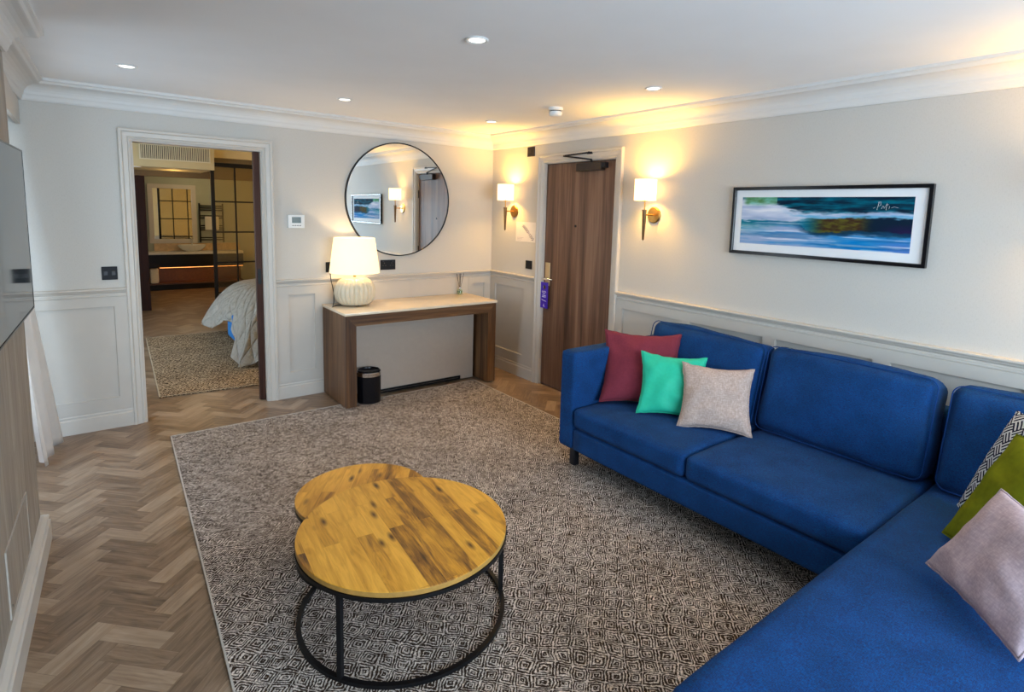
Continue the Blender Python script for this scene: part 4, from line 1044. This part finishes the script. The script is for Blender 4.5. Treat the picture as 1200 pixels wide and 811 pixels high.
def quilt_mesh():
    """cover draped over the bed, lofted through stations round its edge (centre, crown, shoulder, edge, hem)"""
    ST_ = [  # centre, crown, shoulder, edge, hem
        ((.06, 2.15, .72), (.06, 2.5, .72), (.06, 2.78, .69), (.06, 2.97, .50), (.06, 3.02, .18)),
        ((-.7, 2.15, .72), (-.7, 2.5, .72), (-.7, 2.80, .69), (-.7, 2.99, .50), (-.7, 3.05, .16)),
        ((-1.35, 2.15, .72), (-1.35, 2.5, .72), (-1.35, 2.82, .68), (-1.35, 3.0, .50), (-1.38, 3.08, .14)),
        ((-1.45, 2.15, .72), (-1.60, 2.5, .72), (-1.80, 2.80, .67), (-1.98, 2.95, .50), (-2.12, 3.10, .14)),
        ((-1.48, 2.15, .72), (-1.66, 2.4, .71), (-1.90, 2.62, .655), (-2.09, 2.75, .47), (-2.275, 2.86, .17)),
        ((-1.48, 2.15, .72), (-1.68, 2.25, .71), (-1.91, 2.35, .655), (-2.11, 2.42, .47), (-2.235, 2.42, .17)),
        ((-1.48, 2.15, .72), (-1.68, 2.15, .71), (-1.91, 2.10, .655), (-2.10, 2.05, .50), (-2.165, 2.03, .33)),
        ((-1.48, 2.15, .72), (-1.68, 2.02, .71), (-1.91, 1.84, .655), (-2.09, 1.74, .49), (-2.145, 1.70, .29)),
        ((-1.48, 2.15, .72), (-1.66, 1.88, .71), (-1.88, 1.62, .655), (-2.08, 1.45, .46), (-2.23, 1.28, .09)),
        ((-1.46, 2.15, .72), (-1.60, 1.82, .71), (-1.78, 1.50, .655), (-1.98, 1.30, .46), (-2.185, 1.07, .03)),
        ((-1.40, 2.15, .72), (-1.45, 1.78, .71), (-1.55, 1.45, .655), (-1.68, 1.24, .46), (-1.93, 1.02, .13)),
        ((-.9, 2.15, .72), (-.9, 1.78, .72), (-.95, 1.46, .66), (-1.0, 1.26, .46), (-1.2, 1.10, .20)),
        ((.06, 2.15, .72), (.06, 1.78, .72), (.06, 1.46, .66), (.06, 1.26, .46), (.06, 1.14, .20))]
    ST_ = [[Vector(p) for p in row] for row in ST_]
    def cr(a, b, c, d, t): return .5*((2*b)+(c-a)*t+(2*a-5*b+4*c-d)*t*t+(3*b-a-3*c+d)*t**3)
    def curve(P, n):
        out = []
        for k in range(len(P)-1):
            a, b, c, d = P[max(k-1, 0)], P[k], P[k+1], P[min(k+2, len(P)-1)]
            for q in range(n): out.append(cr(a, b, c, d, q/n))
        return out+[P[-1]]
    cols = list(zip(*[curve(r, 12) for r in ST_])); grid = [curve(list(c), 14) for c in cols]
    bm = BM(); uvl = bm.loops.layers.uv.new('UVMap'); V_ = []
    for i, row in enumerate(grid):
        t = i/(len(grid)-1); rr = []
        for j, p in enumerate(row):
            w = max(0, t-.55)*.045; q = j*.23
            p = p+Vector((math.sin(q*2.1+1)*w, math.cos(q*1.7)*w, 0)); p += Vector((0, 0, .012*noise.noise(p*6)))
            p.z = max(.022, p.z); rr.append(bm.verts.new(p))
        V_.append(rr)
    for i in range(len(V_)-1):
        for j in range(len(V_[0])-1):
            A = [V_[i][j], V_[i+1][j], V_[i+1][j+1], V_[i][j+1]]
            f = bm.faces.new(A); L_ = [(i, j), (i+1, j), (i+1, j+1), (i, j+1)]
            for l, (a, b) in zip(f.loops, L_): l[uvl].uv = (a*.026, b*.026)
    bmesh.ops.solidify(bm, geom=list(bm.faces), thickness=.022)
    return bm
obj('quilted_cover', quilt_mesh(), M['quilt'], T, True, world=True, recalc=True)
bm = softbox((-2.125, 1.66, .13), (-1.985, 2.14, .42), .03, n=6); o = obj('sheet', bm, M['bluesheet'], T, True, world=True); o['label'] = 'bright blue sheet corner'

# air grille
T = thing('air_grille', 'cream air conditioning grille above the bedroom hall', 'vent', (-2.345, 3.9, 2.175))
bm = BM(); box(bm, (-.385, -.004, -.012), (.385, 0, .155)); obj('grille_back', bm, M['grilledark'], T)
bm = BM()
sweep(bm, [(-.385, -.012), (.385, -.012), (.385, .155), (-.385, .155)], [(-.014, 0), (-.014, -.014), (0, -.014), (0, 0)], lambda x, y, h: (x, h, y), True)
for k in range(36): x = -.372+.744*k/35; box(bm, (x-.005, -.012, -.010), (x+.005, -.0045, .153))
obj('grille_frame', bm, M['grille'], T)
# hall downlight
dup(d0, Matrix.Translation((-2.765, 4.05, 2.0595)), 'small downlight under the bedroom bulkhead beside the air grille')
# dark wardrobe end panel at bathroom entrance
T = thing('wardrobe_panel', 'tall dark reddish wooden panel at the left of the bathroom entrance', 'wardrobe', (-2.85, 5.15, 0))
bm = BM(); box(bm, (-.245, -.05, 0), (.235, .045, 1.984), .002); obj('carcass', bm, M['redbrown'], T)
bm = BM(); box(bm, (-.235, -.066, .05), (.10, -.051, 1.96), .002); dd = obj('door', bm, M['redbrown'], T); bm = BM(); tube(bm, [(.05, -.075, .95), (.05, -.075, 1.15)], .006, 8); obj('handle', bm, M['black'], dd)
# glazed screen
T = thing('glazed_screen', 'black framed gridded glass screen standing behind the bed', 'glass screen', (-1.16, 4.02, 0))
def scr():
    x0, x1, z1 = -.775, .84, 2.17
    bm = BM(); b = lambda xa, xb, za, zb, d=.018: box(bm, (xa, -d, za), (xb, d, zb))
    b(x0, x0+.045, .012, z1); b(x1-.045, x1, .012, z1); b(x0+.045, x1-.045, z1-.055, z1); b(x0+.045, x1-.045, .012, .07); return bm
obj('frame', scr(), M['black'], T)
for x in (-.470, -.16, .15, .46):
    bm = BM(); box(bm, (x-.010, -.012, .07), (x+.010, .012, 2.115)); obj('mullion', bm, M['black'], T)
xs = [-.73, -.480, -.460, -.170, -.150, .140, .160, .450, .470, .795]
for z in (.36, .79, 1.217, 1.64):
    for a, b in zip(xs[::2], xs[1::2]):
        bm = BM(); box(bm, (a, -.012, z-.010), (b, .012, z+.010)); obj('glazing_bar', bm, M['black'], T)
bm = BM(); box(bm, (-.73, -.003, .07), (.795, .003, 2.115)); obj('glass_pane', bm, M['screenglass'], T)
# vanity
T = thing('vanity_unit', 'black bathroom vanity with lit lower shelf and pale top', 'vanity', (-1.79, 7.45, 0))
vx0, vx1 = -.95, .90
bm = BM(); box(bm, (vx0, -.15, .418), (vx1, .148, .655), .003); obj('cabinet', bm, M['darkcab'], T)
bm = BM(); box(bm, (vx0, -.15, 0), (vx1, .148, .10), .003); obj('plinth', bm, M['darkcab'], T)
bm = BM(); box(bm, (vx0, -.14, .102), (vx1, .148, .128)); obj('shelf', bm, M['shelfwood'], T)
bm = BM(); box(bm, (vx0, .120, .129), (vx1, .148, .417)); obj('back_board', bm, M['shelfwood'], T)
bm = BM(); box(bm, (vx0+.45, -.10, .405), (vx1, -.085, .4175)); o = obj('light_strip', bm, M['led'], T); o['label'] = 'glowing orange light strip'
bm = BM(); box(bm, (vx0, -.165, .656), (vx1, .148, .705), .003); o = obj('countertop', bm, M['counter'], T)
bm = BM(); box(bm, (vx0+.40, .122, .706), (vx1, .148, .845)); obj('splashback', bm, M['counterwood'], T)
l = bpy.data.lights.new('shelf_light', 'AREA'); l.shape = 'RECTANGLE'; l.size = 1.3; l.size_y = .02; l.energy = .7; l.color = (1, .38, .1); o = bpy.data.objects.new('shelf_light', l); COL.objects.link(o); o.location = (-1.70, 7.36, .40)
bm = BM(); box(bm, (-2.44, 7.33, .1285), (-2.31, 7.50, .40), .02); o = settle(obj('folded_towel', bm, M['towel'], None, True, 40)); tag(o, 'white towel stack at the left end of the lit vanity shelf', 'towel')
T = thing('wash_basin', 'white oval vessel basin with tap on the vanity top', 'basin', (-1.75, 7.42, .7055))
bm = BM(); lathe(bm, [(.10, 0), (.17, .03), (.225, .085), (.235, .12), (.225, .122), (.16, .04), (0, .02)], 48); bm.transform(Matrix.Diagonal((1, .56, 1, 1))); obj('bowl', bm, M['basin'], T, True, 50)
bm = BM(); tube(bm, [(0.02, .128, .0), (.02, .128, .20), (.02, .10, .235), (.02, .04, .225)], .012, 12); o = obj('tap', bm, M['chrome'], T, True)
T = thing('vanity_mirror', 'rectangular white framed mirror over the bathroom vanity', 'mirror', (-2.03, 7.599, .85))
bm = BM(); box(bm, (-.30, -.012, .03), (.33, -.002, 1.02)); obj('mirror_glass', bm, M['mirror'], T)
bm = BM(); sweep(bm, [(-.37, 0), (.40, 0), (.40, 1.09), (-.37, 1.09)], [(0, -.001), (0, -.03), (.075, -.03), (.075, -.001)], lambda x, y, h: (x, h, y), True); obj('frame', bm, M['trim'], T)
T = thing('towel_rail', 'black ladder towel rail on the bathroom wall', 'towel rail', (-1.38, 7.56, .86))
for sx in (-.20, .20):
    bm = BM(); tube(bm, [(sx, 0, 0), (sx, 0, .75)], .014, 10); obj('upright', bm, M['black'], T, True)
for z in (.05, .09, .24, .28, .32, .47, .51, .62, .66, .70):
    bm = BM(); tube(bm, [(-.20, 0, z), (.20, 0, z)], .012, 8); obj('rung', bm, M['black'], T, True)
bm = BM(); box(bm, (-1.50, 7.515, 1.10), (-1.26, 7.533, 1.36), .008); o = settle(obj('hand_towel', bm, M['towel'])); tag(o, 'white hand towel hung over the black ladder rail', 'towel')

# ---------------------------------------------------------------- light
def area(name, loc, rot, sx, sy, e, c):
    l = bpy.data.lights.new(name, 'AREA'); l.shape = 'RECTANGLE'; l.size = sx; l.size_y = sy; l.energy = e; l.color = c
    o = bpy.data.objects.new(name, l); COL.objects.link(o); o.location = loc; o.rotation_euler = rot; return o
DAY = (.66, .83, 1.0)
area('daylight_window_1', (WX-.16, -1.0, 1.2), (0, -PI/2, 0), 1.8, .8, 26, DAY)
area('daylight_window_2', ((FX0+FX1)/2, YF-.16, 1.42), (PI/2, 0, 0), 2.85, 1.3, 225, DAY)
area('daylight_window_3', (-4.33, 2.15, 1.3), (0, -PI/2, 0), 1.7, 2.8, 75, DAY)
point('bedroom_lamp', (.6, 2.2, 1.5), 80, (1, .60, .19), .12)
point('bedside_lamp', (.9, 1.0, 1.3), 30, (1, .60, .19), .10)
point('hall_light', (-2.3, 4.6, 1.95), 3, (1, .60, .19), .05)
point('bathroom_light', (-1.6, 6.6, 2.15), 9, (1, .80, .48), .08)

W = bpy.data.worlds.new('world'); SC.world = W; W.use_nodes = True
nt = W.node_tree; nt.nodes.clear(); wo = nt.nodes.new('ShaderNodeOutputWorld'); bg = nt.nodes.new('ShaderNodeBackground'); sk = nt.nodes.new('ShaderNodeTexSky')
try:
    sk.sky_type = 'NISHITA'; sk.sun_disc = False; sk.sun_elevation = math.radians(35)
except Exception: pass
nt.links.new(sk.outputs[0], bg.inputs[0]); bg.inputs[1].default_value = .35; nt.links.new(bg.outputs[0], wo.inputs[0])
SC.view_settings.view_transform = 'Standard'; SC.view_settings.look = 'None'; SC.view_settings.gamma = 1; SC.view_settings.exposure = 0.0
SC.view_settings.use_curve_mapping = False
SC.cycles.use_denoising = True
SC.cycles.max_bounces = 8; SC.cycles.diffuse_bounces = 5; SC.cycles.sample_clamp_indirect = 6.0
for o in COL.objects:
    if o.type == 'LIGHT': o.visible_camera = o.visible_camera
